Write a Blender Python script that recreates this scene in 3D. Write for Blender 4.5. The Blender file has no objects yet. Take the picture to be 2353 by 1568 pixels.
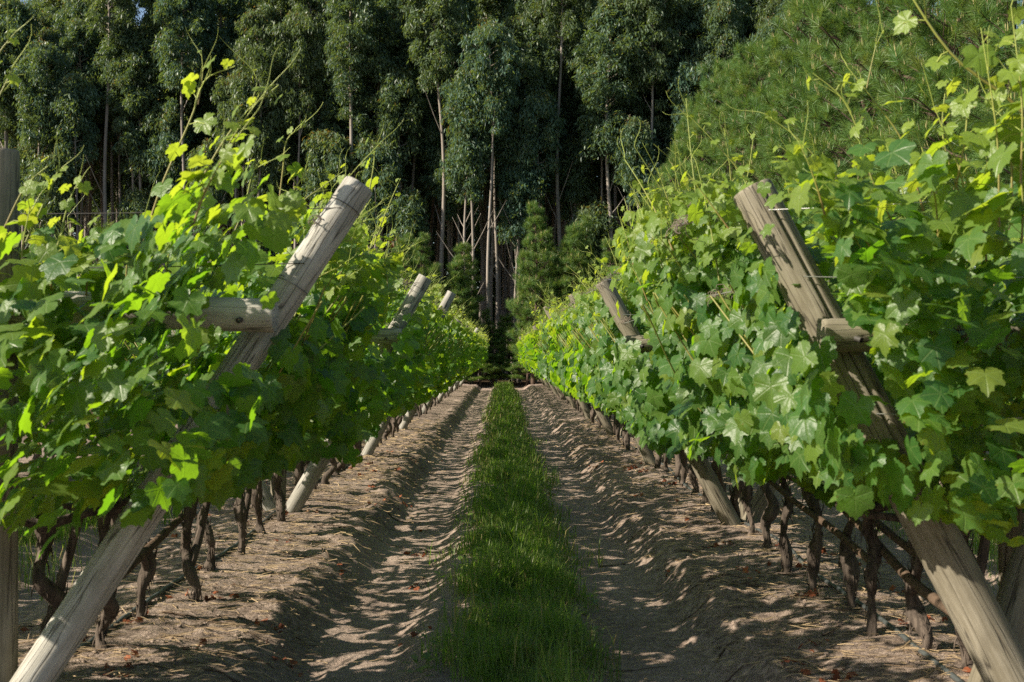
import bpy, math
import numpy as np
from mathutils import Vector, Matrix

S = bpy.context.scene
COL = S.collection
RAD = math.radians

# ------------------------------------------------------------------ camera, light, exposure
CAMH = 1.35
FPX = 2930.0                      # focal length in pixels of a 2353 px wide picture
cam = bpy.data.cameras.new("camera")
cam.sensor_width = 36.0
cam.lens = 36.0 * FPX / 2353.0
cam.clip_start, cam.clip_end = 0.1, 4000.0
cam.dof.use_dof = True
cam.dof.focus_distance = 15.0
cam.dof.aperture_fstop = 6.3
camo = bpy.data.objects.new("camera", cam)
COL.objects.link(camo)
camo.location = (0, 0, CAMH)
camo.rotation_euler = (RAD(90.61), 0, RAD(-0.42))
S.camera = camo

SUN_EL, SUN_AZ = RAD(34.0), RAD(-108.0)        # azimuth clockwise from +Y: from the left
TOSUN = np.array([math.cos(SUN_EL) * math.sin(SUN_AZ), math.cos(SUN_EL) * math.cos(SUN_AZ), math.sin(SUN_EL)])
world = bpy.data.worlds.new("World")
S.world = world
world.use_nodes = True
wn = world.node_tree
sky = wn.nodes.new("ShaderNodeTexSky")
sky.sky_type = 'NISHITA'
sky.sun_disc = False
sky.sun_elevation = SUN_EL
sky.sun_rotation = SUN_AZ % (2 * math.pi)
wn.links.new(sky.outputs[0], wn.nodes["Background"].inputs[0])
wn.nodes["Background"].inputs[1].default_value = 0.072
sl = bpy.data.lights.new("sun", 'SUN')
sl.energy = 5.0
sl.angle = RAD(0.53)
sl.color = (1.0, 0.90, 0.74)
so = bpy.data.objects.new("sun", sl)
COL.objects.link(so)
so.rotation_euler = Vector(TOSUN).to_track_quat('Z', 'Y').to_euler()
S.view_settings.view_transform = 'Standard'
S.view_settings.look = 'None'
S.view_settings.exposure = 1.05
S.view_settings.gamma = 1.0
S.cycles.max_bounces = 8
S.cycles.diffuse_bounces = 3
S.cycles.glossy_bounces = 2
S.cycles.transmission_bounces = 5
S.cycles.transparent_max_bounces = 4
S.cycles.use_denoising = False
S.cycles.use_adaptive_sampling = True
S.cycles.adaptive_threshold = 0.01
S.cycles.sample_clamp_indirect = 3.0

# ------------------------------------------------------------------ helpers
def rng_(k):
    return np.random.default_rng(k)

def nrm(v):
    return v / np.maximum(np.linalg.norm(v, axis=-1, keepdims=True), 1e-9)

def tag(o, label=None, cat=None, group=None, kind=None):
    if label: o["label"] = label
    if cat: o["category"] = cat
    if group: o["group"] = group
    if kind: o["kind"] = kind
    return o

def empty(name, loc, label, cat, group=None):
    o = bpy.data.objects.new(name, None)
    o.empty_display_size = 0.1
    COL.objects.link(o)
    o.location = loc
    return tag(o, label, cat, group)

class MB:
    """collects vertex and face arrays and builds ONE mesh"""
    def __init__(self):
        self.V, self.F3, self.F4, self.A, self.n = [], [], [], [], 0
        self.M3, self.M4, self.split = [], [], None
    def add(self, V, F, slot=0, **attrs):
        V = np.asarray(V, float).reshape(-1, 3)
        F = np.asarray(F, int)
        (self.F3 if F.shape[1] == 3 else self.F4).append(F + self.n)
        (self.M3 if F.shape[1] == 3 else self.M4).append((F, slot))
        if slot: self.split = True
        self.V.append(V)
        self.A.append((len(V), attrs))
        self.n += len(V)
        return self
    def mesh(self, name, mat, smooth=True):
        me = bpy.data.meshes.new(name)
        V = np.concatenate(self.V) if self.V else np.zeros((0, 3))
        f3 = np.concatenate(self.F3) if self.F3 else np.zeros((0, 3), int)
        f4 = np.concatenate(self.F4) if self.F4 else np.zeros((0, 4), int)
        me.vertices.add(len(V))
        me.vertices.foreach_set("co", V.astype(np.float32).ravel())
        nl = f3.size + f4.size
        me.loops.add(nl)
        me.loops.foreach_set("vertex_index", np.concatenate([f3.ravel(), f4.ravel()]).astype(np.int32))
        npoly = len(f3) + len(f4)
        me.polygons.add(npoly)
        st = np.concatenate([np.arange(len(f3)) * 3, f3.size + np.arange(len(f4)) * 4]).astype(np.int32)
        me.polygons.foreach_set("loop_start", st)
        me.polygons.foreach_set("use_smooth", np.full(npoly, smooth))
        names = set(k for _, a in self.A for k in a)
        for k in names:
            vec = any(k in a and np.ndim(a[k]) == 2 for _, a in self.A)
            if vec:
                buf = np.concatenate([np.asarray(a[k], float) if k in a else np.zeros((c, 3)) for c, a in self.A])
                at = me.attributes.new(k, 'FLOAT_VECTOR', 'POINT')
                at.data.foreach_set("vector", buf.astype(np.float32).ravel())
            else:
                buf = np.concatenate([np.broadcast_to(np.asarray(a.get(k, 0.0), float), (c,)) for c, a in self.A])
                at = me.attributes.new(k, 'FLOAT', 'POINT')
                at.data.foreach_set("value", buf.astype(np.float32).ravel())
        me.update(calc_edges=True)
        for m_ in (mat if isinstance(mat, (list, tuple)) else [mat]): me.materials.append(m_)
        if self.split is not None:                    # faces whose vertices come from shoots get the second material
            k3 = np.concatenate([np.full(len(f), i) for f, i in self.M3]) if self.M3 else np.zeros(0)
            k4 = np.concatenate([np.full(len(f), i) for f, i in self.M4]) if self.M4 else np.zeros(0)
            me.polygons.foreach_set("material_index", np.concatenate([k3, k4]).astype(np.int32))
        return me

def obj(name, me, parent=None, loc=(0, 0, 0)):
    o = bpy.data.objects.new(name, me)
    COL.objects.link(o)
    o.location = loc
    if parent is not None: o.parent = parent
    return o

def hash2(ix, iy, seed):
    h = (ix.astype(np.int64) * 374761393 + iy.astype(np.int64) * 668265263 + seed * 974634777) & 0xFFFFFFFF
    h = ((h ^ (h >> 13)) * 1274126177) & 0xFFFFFFFF
    h = h ^ (h >> 16)
    return (h & 0xFFFF) / 65535.0

def vnoise(x, y, seed=0):
    x, y = np.asarray(x, float), np.asarray(y, float)
    ix, iy = np.floor(x), np.floor(y)
    fx, fy = x - ix, y - iy
    fx, fy = fx * fx * (3 - 2 * fx), fy * fy * (3 - 2 * fy)
    a, b = hash2(ix, iy, seed), hash2(ix + 1, iy, seed)
    c, d = hash2(ix, iy + 1, seed), hash2(ix + 1, iy + 1, seed)
    return (a + (b - a) * fx) * (1 - fy) + (c + (d - c) * fx) * fy - 0.5

def fbm(x, y, o=4, seed=0):
    r, a = 0, 1.0
    for k in range(o):
        r = r + a * vnoise(x * 2 ** k + 17.3 * k, y * 2 ** k - 9.1 * k, seed + k)
        a *= 0.5
    return r

def sstep(a, b, x):
    t = np.clip((x - a) / (b - a), 0, 1)
    return t * t * (3 - 2 * t)

def frames(P):
    P = np.asarray(P, float)
    T = nrm(np.gradient(P, axis=0))
    up = np.array([0, 0, 1.0]) if abs(T[0][2]) < 0.9 else np.array([1.0, 0, 0])
    X = nrm(np.cross(up, T[0]))
    Xs = []
    for t in T:
        X = nrm(X - t * np.dot(X, t))
        Xs.append(X)
    Xs = np.array(Xs)
    return T, Xs, np.cross(T, Xs)

def tube(P, R, sides=6, wob=None):
    P = np.asarray(P, float)
    n = len(P)
    R = np.broadcast_to(np.asarray(R, float), (n,))
    T, X, Y = frames(P)
    th = np.arange(sides) * 2 * math.pi / sides
    rr = R[:, None] * np.ones(sides)[None]
    if wob is not None: rr = rr * (1 + wob)
    V = P[:, None] + rr[..., None] * (X[:, None] * np.cos(th)[None, :, None] + Y[:, None] * np.sin(th)[None, :, None])
    i, j = np.meshgrid(np.arange(n - 1), np.arange(sides), indexing='ij')
    j2 = (j + 1) % sides
    F = np.stack([i * sides + j, i * sides + j2, (i + 1) * sides + j2, (i + 1) * sides + j], -1).reshape(-1, 4)
    return V.reshape(-1, 3), F

def spline(pts, n):
    pts = np.asarray(pts, float)
    m = len(pts)
    if m == 2:
        t = np.linspace(0, 1, n)[:, None]
        return pts[0] * (1 - t) + pts[1] * t
    P = np.vstack([2 * pts[0] - pts[1], pts, 2 * pts[-1] - pts[-2]])
    s = np.linspace(0, m - 1 - 1e-6, n)
    k = s.astype(int)
    t = (s - k)[:, None]
    p0, p1, p2, p3 = P[k], P[k + 1], P[k + 2], P[k + 3]
    return 0.5 * (2 * p1 + (p2 - p0) * t + (2 * p0 - 5 * p1 + 4 * p2 - p3) * t ** 2 + (3 * p1 - p0 - 3 * p2 + p3) * t ** 3)

def at(px, py, Z):
    """where a pixel of the 2353 px wide photograph lies at distance Z"""
    return np.array([(px - 1155) * Z / FPX, Z, CAMH + (815 - py) * Z / FPX])

def scatter(mb, tmpls, pos, N, T, size, rng, **attrs):
    """place copies of small leaf templates (V,F[,luv]) with normal N and tip direction T"""
    n = len(pos)
    if n == 0: return
    Z = nrm(N)
    Y = nrm(T - Z * np.sum(T * Z, -1, keepdims=True))
    X = np.cross(Y, Z)
    which = rng.integers(0, len(tmpls), n)
    for k, tm in enumerate(tmpls):
        idx = np.where(which == k)[0]
        if len(idx) == 0: continue
        tv, tf = tm[0], tm[1]
        V = (tv[None, :, 0, None] * X[idx][:, None] + tv[None, :, 1, None] * Y[idx][:, None] + tv[None, :, 2, None] * Z[idx][:, None])
        V = V * np.asarray(size)[idx][:, None, None] + pos[idx][:, None]
        m = len(tv)
        F = tf[None] + (np.arange(len(idx)) * m)[:, None, None]
        at_ = {a: np.repeat(np.asarray(v)[idx], m) for a, v in attrs.items()}
        if len(tm) > 2:
            at_["luv"] = np.tile(tm[2], (len(idx), 1))
        mb.add(V.reshape(-1, 3), F.reshape(-1, tf.shape[1]), **at_)

# ------------------------------------------------------------------ materials
class NT:
    def __init__(self, name):
        self.m = bpy.data.materials.new(name)
        self.m.use_nodes = True
        self.t = self.m.node_tree
        self.t.nodes.clear()
        self.out = self.n("ShaderNodeOutputMaterial")
    def n(self, kind, **kw):
        x = self.t.nodes.new(kind)
        for k, v in kw.items(): setattr(x, k, v)
        return x
    def put(self, sock, v):
        if isinstance(v, bpy.types.NodeSocket): self.t.links.new(v, sock)
        elif v is not None: sock.default_value = v
    def attr(self, name, vec=False):
        x = self.n("ShaderNodeAttribute", attribute_name=name)
        return x.outputs["Vector" if vec else "Fac"]
    def math(self, op, a, b=None, c=None, clamp=False):
        x = self.n("ShaderNodeMath", operation=op, use_clamp=clamp)
        self.put(x.inputs[0], a)
        if b is not None: self.put(x.inputs[1], b)
        if c is not None: self.put(x.inputs[2], c)
        return x.outputs[0]
    def mix(self, f, a, b):
        x = self.n("ShaderNodeMix", data_type='RGBA')
        self.put(x.inputs[0], f)
        self.put(x.inputs[6], (*a, 1) if isinstance(a, tuple) else a)
        self.put(x.inputs[7], (*b, 1) if isinstance(b, tuple) else b)
        return x.outputs[2]
    def ramp(self, f, stops):
        x = self.n("ShaderNodeValToRGB")
        self.put(x.inputs[0], f)
        e = x.color_ramp.elements
        while len(e) < len(stops): e.new(0.5)
        for k, (p, c) in enumerate(stops):
            e[k].position = p
            e[k].color = (*c, 1) if isinstance(c, tuple) else (c, c, c, 1)
        return x.outputs[0]
    def coords(self, scale=(1, 1, 1), which="Object"):
        tc = self.n("ShaderNodeTexCoord")
        mp = self.n("ShaderNodeMapping")
        mp.inputs["Scale"].default_value = scale
        self.t.links.new(tc.outputs[which], mp.inputs[0])
        return mp.outputs[0]
    def noise(self, vec, scale, detail=4, rough=0.55, dist=0.0):
        x = self.n("ShaderNodeTexNoise")
        self.put(x.inputs["Vector"], vec)
        x.inputs["Scale"].default_value = scale
        x.inputs["Detail"].default_value = detail
        x.inputs["Roughness"].default_value = rough
        x.inputs["Distortion"].default_value = dist
        return x.outputs[0]
    def bump(self, h, strength, dist):
        x = self.n("ShaderNodeBump")
        x.inputs["Strength"].default_value = strength
        x.inputs["Distance"].default_value = dist
        self.put(x.inputs["Height"], h)
        return x.outputs[0]
    def bsdf(self, col, rough=0.6, spec=0.4, normal=None):
        p = self.n("ShaderNodeBsdfPrincipled")
        self.put(p.inputs["Base Color"], (*col, 1) if isinstance(col, tuple) else col)
        self.put(p.inputs["Roughness"], rough)
        self.put(p.inputs["Specular IOR Level"], spec)
        if normal is not None: self.put(p.inputs["Normal"], normal)
        return p.outputs[0]
    def leaf(self, col, tcol, fac, rough, spec, normal=None):
        a = self.bsdf(col, rough, spec, normal)
        t = self.n("ShaderNodeBsdfTranslucent")
        self.put(t.inputs[0], (*tcol, 1) if isinstance(tcol, tuple) else tcol)
        if normal is not None: self.put(t.inputs[1], normal)
        x = self.n("ShaderNodeMixShader")
        self.put(x.inputs[0], fac)
        self.t.links.new(a, x.inputs[1])
        self.t.links.new(t.outputs[0], x.inputs[2])
        return x.outputs[0]
    def done(self, sh):
        self.t.links.new(sh, self.out.inputs[0])
        return self.m

def mat_vine_leaf():
    m = NT("vine_leaf")
    r, age, uv = m.attr("rnd"), m.attr("age"), m.attr("luv", True)
    sp = m.n("ShaderNodeSeparateXYZ")
    m.put(sp.inputs[0], uv)
    ax, y = m.math('ABSOLUTE', sp.outputs[0]), sp.outputs[1]
    vein = None
    for phi in (0, 52, 106):
        s, c = math.sin(RAD(phi)), math.cos(RAD(phi))
        cr = m.math('ABSOLUTE', m.math('SUBTRACT', m.math('MULTIPLY', ax, c), m.math('MULTIPLY', y, s)))
        dt = m.math('ADD', m.math('MULTIPLY', ax, s), m.math('MULTIPLY', y, c))
        k = m.math('SUBTRACT', 1.0, m.math('DIVIDE', cr, 0.045), clamp=True)
        k = m.math('MULTIPLY', k, m.math('GREATER_THAN', dt, 0.02))
        vein = k if vein is None else m.math('MAXIMUM', vein, k)
    mature = m.ramp(r, [(0.0, (0.030, 0.084, 0.022)), (0.5, (0.052, 0.125, 0.026)), (0.9, (0.088, 0.160, 0.028)), (1.0, (0.13, 0.17, 0.028))])
    col = m.mix(age, mature, (0.20, 0.27, 0.035))
    col = m.mix(m.math('MULTIPLY', vein, 0.42), col, (0.20, 0.27, 0.09))
    nz = m.noise(uv, 5.0, 3, 0.6)
    col = m.mix(m.math('MULTIPLY', m.math('SUBTRACT', nz, 0.35, clamp=True), 0.5), col, (0.10, 0.20, 0.05))
    spot = m.math('MULTIPLY', m.math('GREATER_THAN', m.noise(uv, 2.2, 4, 0.7, 0.5), 0.66), m.math('GREATER_THAN', r, 0.55))
    col = m.mix(m.math('MULTIPLY', spot, 0.75), col, (0.16, 0.10, 0.035))
    tc = m.ramp(r, [(0.0, (0.17, 0.40, 0.010)), (0.6, (0.28, 0.50, 0.012)), (1.0, (0.42, 0.55, 0.016))])
    tc = m.mix(age, tc, (0.50, 0.58, 0.04))
    h = m.math('ADD', m.math('MULTIPLY', vein, -0.7), m.math('MULTIPLY', nz, 1.2))
    return m.done(m.leaf(col, tc, 0.50, 0.40, 0.46, m.bump(h, 0.35, 0.006)))

def mat_shoot():
    m = NT("vine_shoot")
    r, age = m.attr("rnd"), m.attr("age")
    c = m.mix(age, m.ramp(r, [(0, (0.15, 0.075, 0.04)), (0.6, (0.20, 0.13, 0.05)), (1, (0.16, 0.19, 0.05))]), (0.30, 0.36, 0.07))
    return m.done(m.leaf(c, (0.3, 0.4, 0.05), 0.12, 0.5, 0.4))

def mat_bark(name, a, b, zs=0.12, scale=26, bump=0.9):
    m = NT(name)
    v = m.coords((1, 1, zs))
    n1 = m.noise(v, scale, 6, 0.65, 0.6)
    n2 = m.noise(m.coords((1, 1, 0.5)), 6, 3)
    col = m.mix(m.ramp(n1, [(0.32, 0.0), (0.68, 1.0)]), a, b)
    col = m.mix(m.math('MULTIPLY', n2, 0.5), col, tuple(0.5 * (x + y) * 0.8 for x, y in zip(a, b)))
    return m.done(m.bsdf(col, 0.92, 0.15, m.bump(n1, bump, 0.02)))

def mat_wood(name, dark, mid, light, seed=0.0):
    m = NT(name)
    tc = m.n("ShaderNodeTexCoord")
    mp = m.n("ShaderNodeMapping")
    m.t.links.new(tc.outputs["Object"], mp.inputs[0])
    mp.inputs["Location"].default_value = (seed, seed * 2, seed)
    mp.inputs["Scale"].default_value = (1, 1, 0.045)
    grain = m.noise(mp.outputs[0], 75, 6, 0.7, 0.4)
    blot = m.noise(m.coords((1, 1, 0.35)), 9, 5, 0.65)
    fine = m.noise(m.coords((1, 1, 0.25)), 60, 3)
    col = m.mix(m.ramp(grain, [(0.30, 0.0), (0.62, 1.0)]), mid, light)
    col = m.mix(m.ramp(blot, [(0.42, 0.0), (0.72, 0.75)]), col, dark)
    crack = m.noise(mp.outputs[0], 22, 2, 0.5, 0.3)
    cm = m.math('SUBTRACT', 1.0, m.math('DIVIDE', m.math('ABSOLUTE', m.math('SUBTRACT', crack, 0.5)), 0.018), clamp=True)
    col = m.mix(m.math('MULTIPLY', cm, 0.8), col, (0.03, 0.025, 0.02))
    h = m.math('SUBTRACT', m.math('ADD', grain, m.math('MULTIPLY', fine, 0.3)), m.math('MULTIPLY', cm, 1.2))
    return m.done(m.bsdf(col, 0.85, 0.2, m.bump(h, 0.55, 0.006)))

def mat_soil():
    m = NT("sandy_soil")
    v = m.coords()
    big = m.noise(v, 1.6, 5, 0.6)
    med = m.noise(v, 9, 5, 0.65)
    fine = m.noise(v, 60, 4, 0.7)
    tiny = m.noise(v, 190, 2, 0.6)
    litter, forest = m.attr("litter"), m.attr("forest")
    col = m.mix(m.ramp(med, [(0.3, 0.0), (0.7, 1.0)]), (0.326, 0.246, 0.198), (0.465, 0.366, 0.302))
    col = m.mix(m.ramp(big, [(0.45, 0.0), (0.7, 0.55)]), col, (0.275, 0.205, 0.163))
    col = m.mix(m.ramp(fine, [(0.40, 0.45), (0.50, 0.0)]), col, (0.13, 0.105, 0.09))
    lit = m.math('MULTIPLY', litter, m.ramp(m.noise(v, 22, 4, 0.7), [(0.38, 0.0), (0.60, 1.0)]))
    col = m.mix(lit, col, (0.11, 0.082, 0.064))
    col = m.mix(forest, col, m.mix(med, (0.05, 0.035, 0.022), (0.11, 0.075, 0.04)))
    h = m.math('ADD', m.math('ADD', m.math('MULTIPLY', med, 0.8), m.math('MULTIPLY', fine, 0.55)), m.math('MULTIPLY', tiny, 0.22))
    return m.done(m.bsdf(col, 0.95, 0.12, m.bump(h, 1.0, 0.035)))

def mat_simple_leaf(name, stops, tstops, fac, rough, spec, olive=None):
    m = NT(name)
    r = m.attr("rnd")
    col = m.ramp(r, stops)
    if olive:                                         # every tree its own shade of green
        oi = m.n("ShaderNodeObjectInfo")
        col = m.mix(m.math('MULTIPLY', oi.outputs["Random"], 0.62), col, olive)
    return m.done(m.leaf(col, m.ramp(r, tstops), fac, rough, spec))

def mat_flat(name, col, rough=0.6, spec=0.4, metal=0.0):
    m = NT(name)
    v = m.coords()
    n = m.noise(v, 40, 3)
    c = m.mix(m.math('MULTIPLY', n, 0.6), col, tuple(x * 0.55 for x in col))
    s = m.bsdf(c, rough, spec)
    s.node.inputs["Metallic"].default_value = metal
    return m.done(s)

M = dict(
    leaf=mat_vine_leaf(), shoot=mat_shoot(),
    bark=mat_bark("vine_bark", (0.024, 0.019, 0.016), (0.165, 0.13, 0.105)),
    cane=mat_bark("cane_bark", (0.05, 0.035, 0.025), (0.16, 0.11, 0.075)),
    wood_pale=mat_wood("weathered_pale_wood", (0.16, 0.145, 0.115), (0.28, 0.265, 0.225), (0.46, 0.445, 0.405)),
    wood_brown=mat_wood("weathered_brown_wood", (0.085, 0.072, 0.046), (0.150, 0.130, 0.092), (0.245, 0.220, 0.170), 3.0),
    wood_grey=mat_wood("weathered_grey_wood", (0.12, 0.11, 0.09), (0.21, 0.195, 0.165), (0.36, 0.345, 0.31), 5.0),
    wire=mat_flat("galvanised_wire", (0.42, 0.42, 0.40), 0.45, 0.5, 0.6),
    dark_wire=mat_flat("rusty_wire", (0.05, 0.045, 0.04), 0.6, 0.4),
    tendril=mat_flat("dried_tendril", (0.20, 0.16, 0.13), 0.8, 0.2),
    hose=mat_flat("black_polythene", (0.07, 0.078, 0.078), 0.5, 0.4),
    soil=mat_soil(),
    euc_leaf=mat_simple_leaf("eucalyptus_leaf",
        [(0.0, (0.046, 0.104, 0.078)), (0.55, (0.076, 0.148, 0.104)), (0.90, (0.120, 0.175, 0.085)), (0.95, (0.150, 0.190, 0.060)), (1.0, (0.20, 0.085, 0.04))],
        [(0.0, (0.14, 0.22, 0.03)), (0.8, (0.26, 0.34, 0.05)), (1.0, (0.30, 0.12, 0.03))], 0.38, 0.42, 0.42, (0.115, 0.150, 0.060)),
    pine_needle=mat_simple_leaf("pine_needle",
        [(0.0, (0.050, 0.118, 0.028)), (0.6, (0.088, 0.175, 0.038)), (0.94, (0.14, 0.200, 0.050)), (1.0, (0.13, 0.10, 0.04))],
        [(0.0, (0.16, 0.28, 0.03)), (1.0, (0.30, 0.38, 0.05))], 0.33, 0.45, 0.4),
    candle=mat_flat("pine_candle", (0.34, 0.30, 0.14), 0.7, 0.2),
    cone=mat_flat("pine_cone", (0.05, 0.032, 0.02), 0.8, 0.2),
    euc_bark=mat_bark("eucalyptus_bark", (0.17, 0.145, 0.12), (0.36, 0.32, 0.28), 0.05, 9, 0.4),
    pine_bark=mat_bark("pine_bark", (0.035, 0.024, 0.018), (0.15, 0.105, 0.08), 0.2, 10, 0.8),
    grass=mat_simple_leaf("grass_blade",
        [(0.0, (0.075, 0.130, 0.030)), (0.50, (0.150, 0.215, 0.050)), (0.78, (0.240, 0.265, 0.085)), (1.0, (0.36, 0.30, 0.13))],
        [(0.0, (0.16, 0.36, 0.02)), (0.85, (0.28, 0.46, 0.03)), (1.0, (0.42, 0.34, 0.12))], 0.50, 0.45, 0.35),
    straw=mat_simple_leaf("dry_straw", [(0.0, (0.16, 0.11, 0.07)), (1.0, (0.46, 0.34, 0.20))], [(0.0, (0.2, 0.14, 0.08)), (1.0, (0.4, 0.3, 0.15))], 0.1, 0.7, 0.2),
    dead_leaf=mat_simple_leaf("dead_leaf", [(0.0, (0.10, 0.03, 0.016)), (1.0, (0.34, 0.11, 0.05))], [(0.0, (0.3, 0.08, 0.03)), (1.0, (0.45, 0.16, 0.06))], 0.2, 0.7, 0.2),
)

# ------------------------------------------------------------------ ground
ROWX = 1.84                        # half the distance between two vine rows
PER = 2 * ROWX
ROW_Y0, ROW_Y1 = 4.6, 54.5

def ground_z(x, y):
    x, y = np.asarray(x, float), np.asarray(y, float)
    xc = (x + ROWX) % PER - ROWX               # distance from the nearest aisle's middle
    ax = np.abs(xc) + 0.09 * fbm(y * 0.7 + np.sign(xc) * 7, x * 0.3, 3, 5)
    grassy = -0.075 * (1 - sstep(0.3, 0.55, ax))
    track = -0.175 * sstep(0.3, 0.55, ax) * (1 - sstep(0.90, 1.22, ax))
    berm = 0.035 * sstep(1.30, 1.75, ax)
    row = (1 - sstep(57.0, 60.0, y)) * (1 - sstep(6.8, 7.6, np.abs(x)))
    z = (grassy + track + berm) * row
    bank = np.exp(-((ax - 1.15) / 0.30) ** 2) * row
    z = z + (0.012 + 0.045 * bank) * fbm(x * 3.1, y * 2.3, 4, 11) + 0.022 * fbm(x * 11, y * 9, 3, 23) * (0.45 + bank)
    z = z + 9.0 * sstep(96.0, 190.0, y) + 0.009 * vnoise(x * 38, y * 30, 31)
    return z

def build_ground():
    xs = np.concatenate([np.arange(0, 2.4, 0.02), np.arange(2.4, 6.6, 0.06), np.geomspace(6.6, 500, 40)])
    xs = np.concatenate([-xs[:0:-1], xs])
    ys = [-60.0, -20.0, -5.0, 1.0]
    y = 2.5
    while y < 70:
        ys.append(y)
        y += max(0.018, y * 0.0042)
    ys = np.concatenate([ys, np.geomspace(70.5, 1500, 60)])
    X, Y = np.meshgrid(xs, ys, indexing='ij')
    Zg = ground_z(X, Y)
    nx, ny = X.shape
    i, j = np.meshgrid(np.arange(nx - 1), np.arange(ny - 1), indexing='ij')
    a = i * ny + j
    F = np.stack([a, a + ny, a + ny + 1, a + 1], -1).reshape(-1, 4)
    xc = np.abs((X + ROWX) % PER - ROWX)
    lit = np.clip(0.45 * sstep(0.85, 1.15, xc) + 0.25 + 0.8 * fbm(X * 1.3, Y * 0.9, 3, 41), 0, 1)
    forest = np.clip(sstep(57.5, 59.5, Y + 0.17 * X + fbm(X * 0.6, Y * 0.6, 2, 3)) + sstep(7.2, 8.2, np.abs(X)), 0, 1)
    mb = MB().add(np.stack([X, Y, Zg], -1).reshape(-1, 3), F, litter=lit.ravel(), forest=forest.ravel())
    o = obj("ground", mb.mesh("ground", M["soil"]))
    tag(o, "pale sandy soil with wheel tracks and low banks under the vines", "ground", kind="structure")
build_ground()

# ------------------------------------------------------------------ leaf templates
def grape_leaf(nout, rings, seed, serr):
    r = rng_(seed)
    dep = r.uniform(0.85, 1.12)
    ang = np.array([0, 20, 31, 44, 56, 70, 81, 98, 114, 136, 156, 170, 180.0])
    rad = np.array([1.0, .78, .64 * (2 - dep), .80, .92, .74, .64 * (2 - dep), .74, .74, .64, .55, .40, .06])
    th = np.linspace(-180, 180, nout + 1)[:-1]
    rr = np.interp(np.abs(th), ang, rad)
    rr = rr * (1 + r.normal(0, 0.02, nout))
    if serr: rr = rr * (1 + serr * np.where(np.arange(nout) % 2 == 0, 1, -1) * (np.abs(th) < 165))
    tr = np.radians(th)
    c = r.uniform(0.25, 0.75); f = r.uniform(0.05, 0.5); ph = r.uniform(0, 6.28); wv = r.uniform(0.03, 0.09)
    def lift(x, y):
        q = np.hypot(x, y); t = np.arctan2(x, y)
        return -0.30 * c * q * q + f * 0.5 * np.abs(x) * (1 - 0.4 * q) + wv * q * np.sin(5 * t + ph) - 0.10 * y * np.abs(y)
    V = [np.array([[0, 0, 0.0]])]
    F = []
    if rings == 2:
        m = nout // 2
        tm = tr[::2]; rm = rr[::2] * 0.52
        V.append(np.stack([np.sin(tm) * rm, np.cos(tm) * rm, 0 * rm], -1))
        V.append(np.stack([np.sin(tr) * rr, np.cos(tr) * rr, 0 * rr], -1))
        for k in range(m):
            k2 = (k + 1) % m
            a, b = 1 + k, 1 + k2
            o0, o1, o2 = 1 + m + 2 * k, 1 + m + 2 * k + 1, 1 + m + (2 * k + 2) % nout
            F += [[0, b, a], [a, o1, o0], [a, b, o1], [b, o2, o1]]
    else:
        V.append(np.stack([np.sin(tr) * rr, np.cos(tr) * rr, 0 * rr], -1))
        for k in range(nout): F.append([0, 1 + (k + 1) % nout, 1 + k])
    V = np.concatenate(V)
    luv = V.copy()
    V[:, 2] = lift(V[:, 0], V[:, 1])
    V[:, 1] -= 0.25
    F = np.array(F)
    return V, F, luv

LEAF = {0: [grape_leaf(44, 2, k, 0.045) for k in range(8)], 1: [grape_leaf(18, 1, 20 + k, 0.0) for k in range(6)], 2: [grape_leaf(9, 1, 40 + k, 0.0) for k in range(5)]}

# ------------------------------------------------------------------ trellis frames: numbers first, the vines are pruned around them
YL = [5.0] + [10.7 + 5.9 * k for k in range(8)]
YR = [5.0] + [9.9 + 5.35 * k for k in range(9)]
NEAR_POSTS = [   # bottom, top, and the height above which (below which) leaves are kept off
    (np.array([-1.91, 4.85, -0.05]), np.array([-0.597, 5.3, 2.055]), 1.22, 0.50),
    (np.array([2.04, 4.85, -0.05]), np.array([1.017, 5.2, 2.03]), 0.95, 0.56),
    (np.array([-1.84, 10.7, 0]), np.array([-0.646, 10.7, 2.0]), 1.25, 0.45),
    (np.array([1.84, 9.9, 0]), np.array([0.78, 9.9, 1.92]), 1.30, 0.45),
]
def post_block(P):
    """leaves cut back from the face of the near posts"""
    bad = np.zeros(len(P), bool)
    for B, T, zhi, zlo in NEAR_POSTS:
        t = np.clip((P[:, 2] * 0 + (P[:, 2] - B[2]) / (T[2] - B[2])), -0.1, 1.05)
        for _ in range(2):
            A = B + (T - B) * t[:, None]
            s = A[:, 1] / np.maximum(P[:, 1], 0.3)
            zc = CAMH + (P[:, 2] - CAMH) * s          # where the leaf falls seen along the aisle
            t = np.clip((zc - B[2]) / (T[2] - B[2]), -0.1, 1.05)
        A = B + (T - B) * t[:, None]
        d = np.abs(P[:, 0] * s - A[:, 0])
        infront = (P[:, 1] < A[:, 1] + 0.12)
        bad |= infront & (d < 0.15) & ((A[:, 2] > zhi) | (A[:, 2] < zlo))
    px = 1155 + P[:, 0] * FPX / np.maximum(P[:, 1], 0.3)      # and from the open end of the left crossbar
    py = 815 - (P[:, 2] - CAMH) * FPX / np.maximum(P[:, 1], 0.3)
    bad |= (P[:, 1] < 5.05) & (px > 460) & (px < 660) & (py > 670) & (py < 790)
    return bad

ARM = np.array([0.52, 0.854])
NOUT = np.array([0.854, -0.52])

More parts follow.
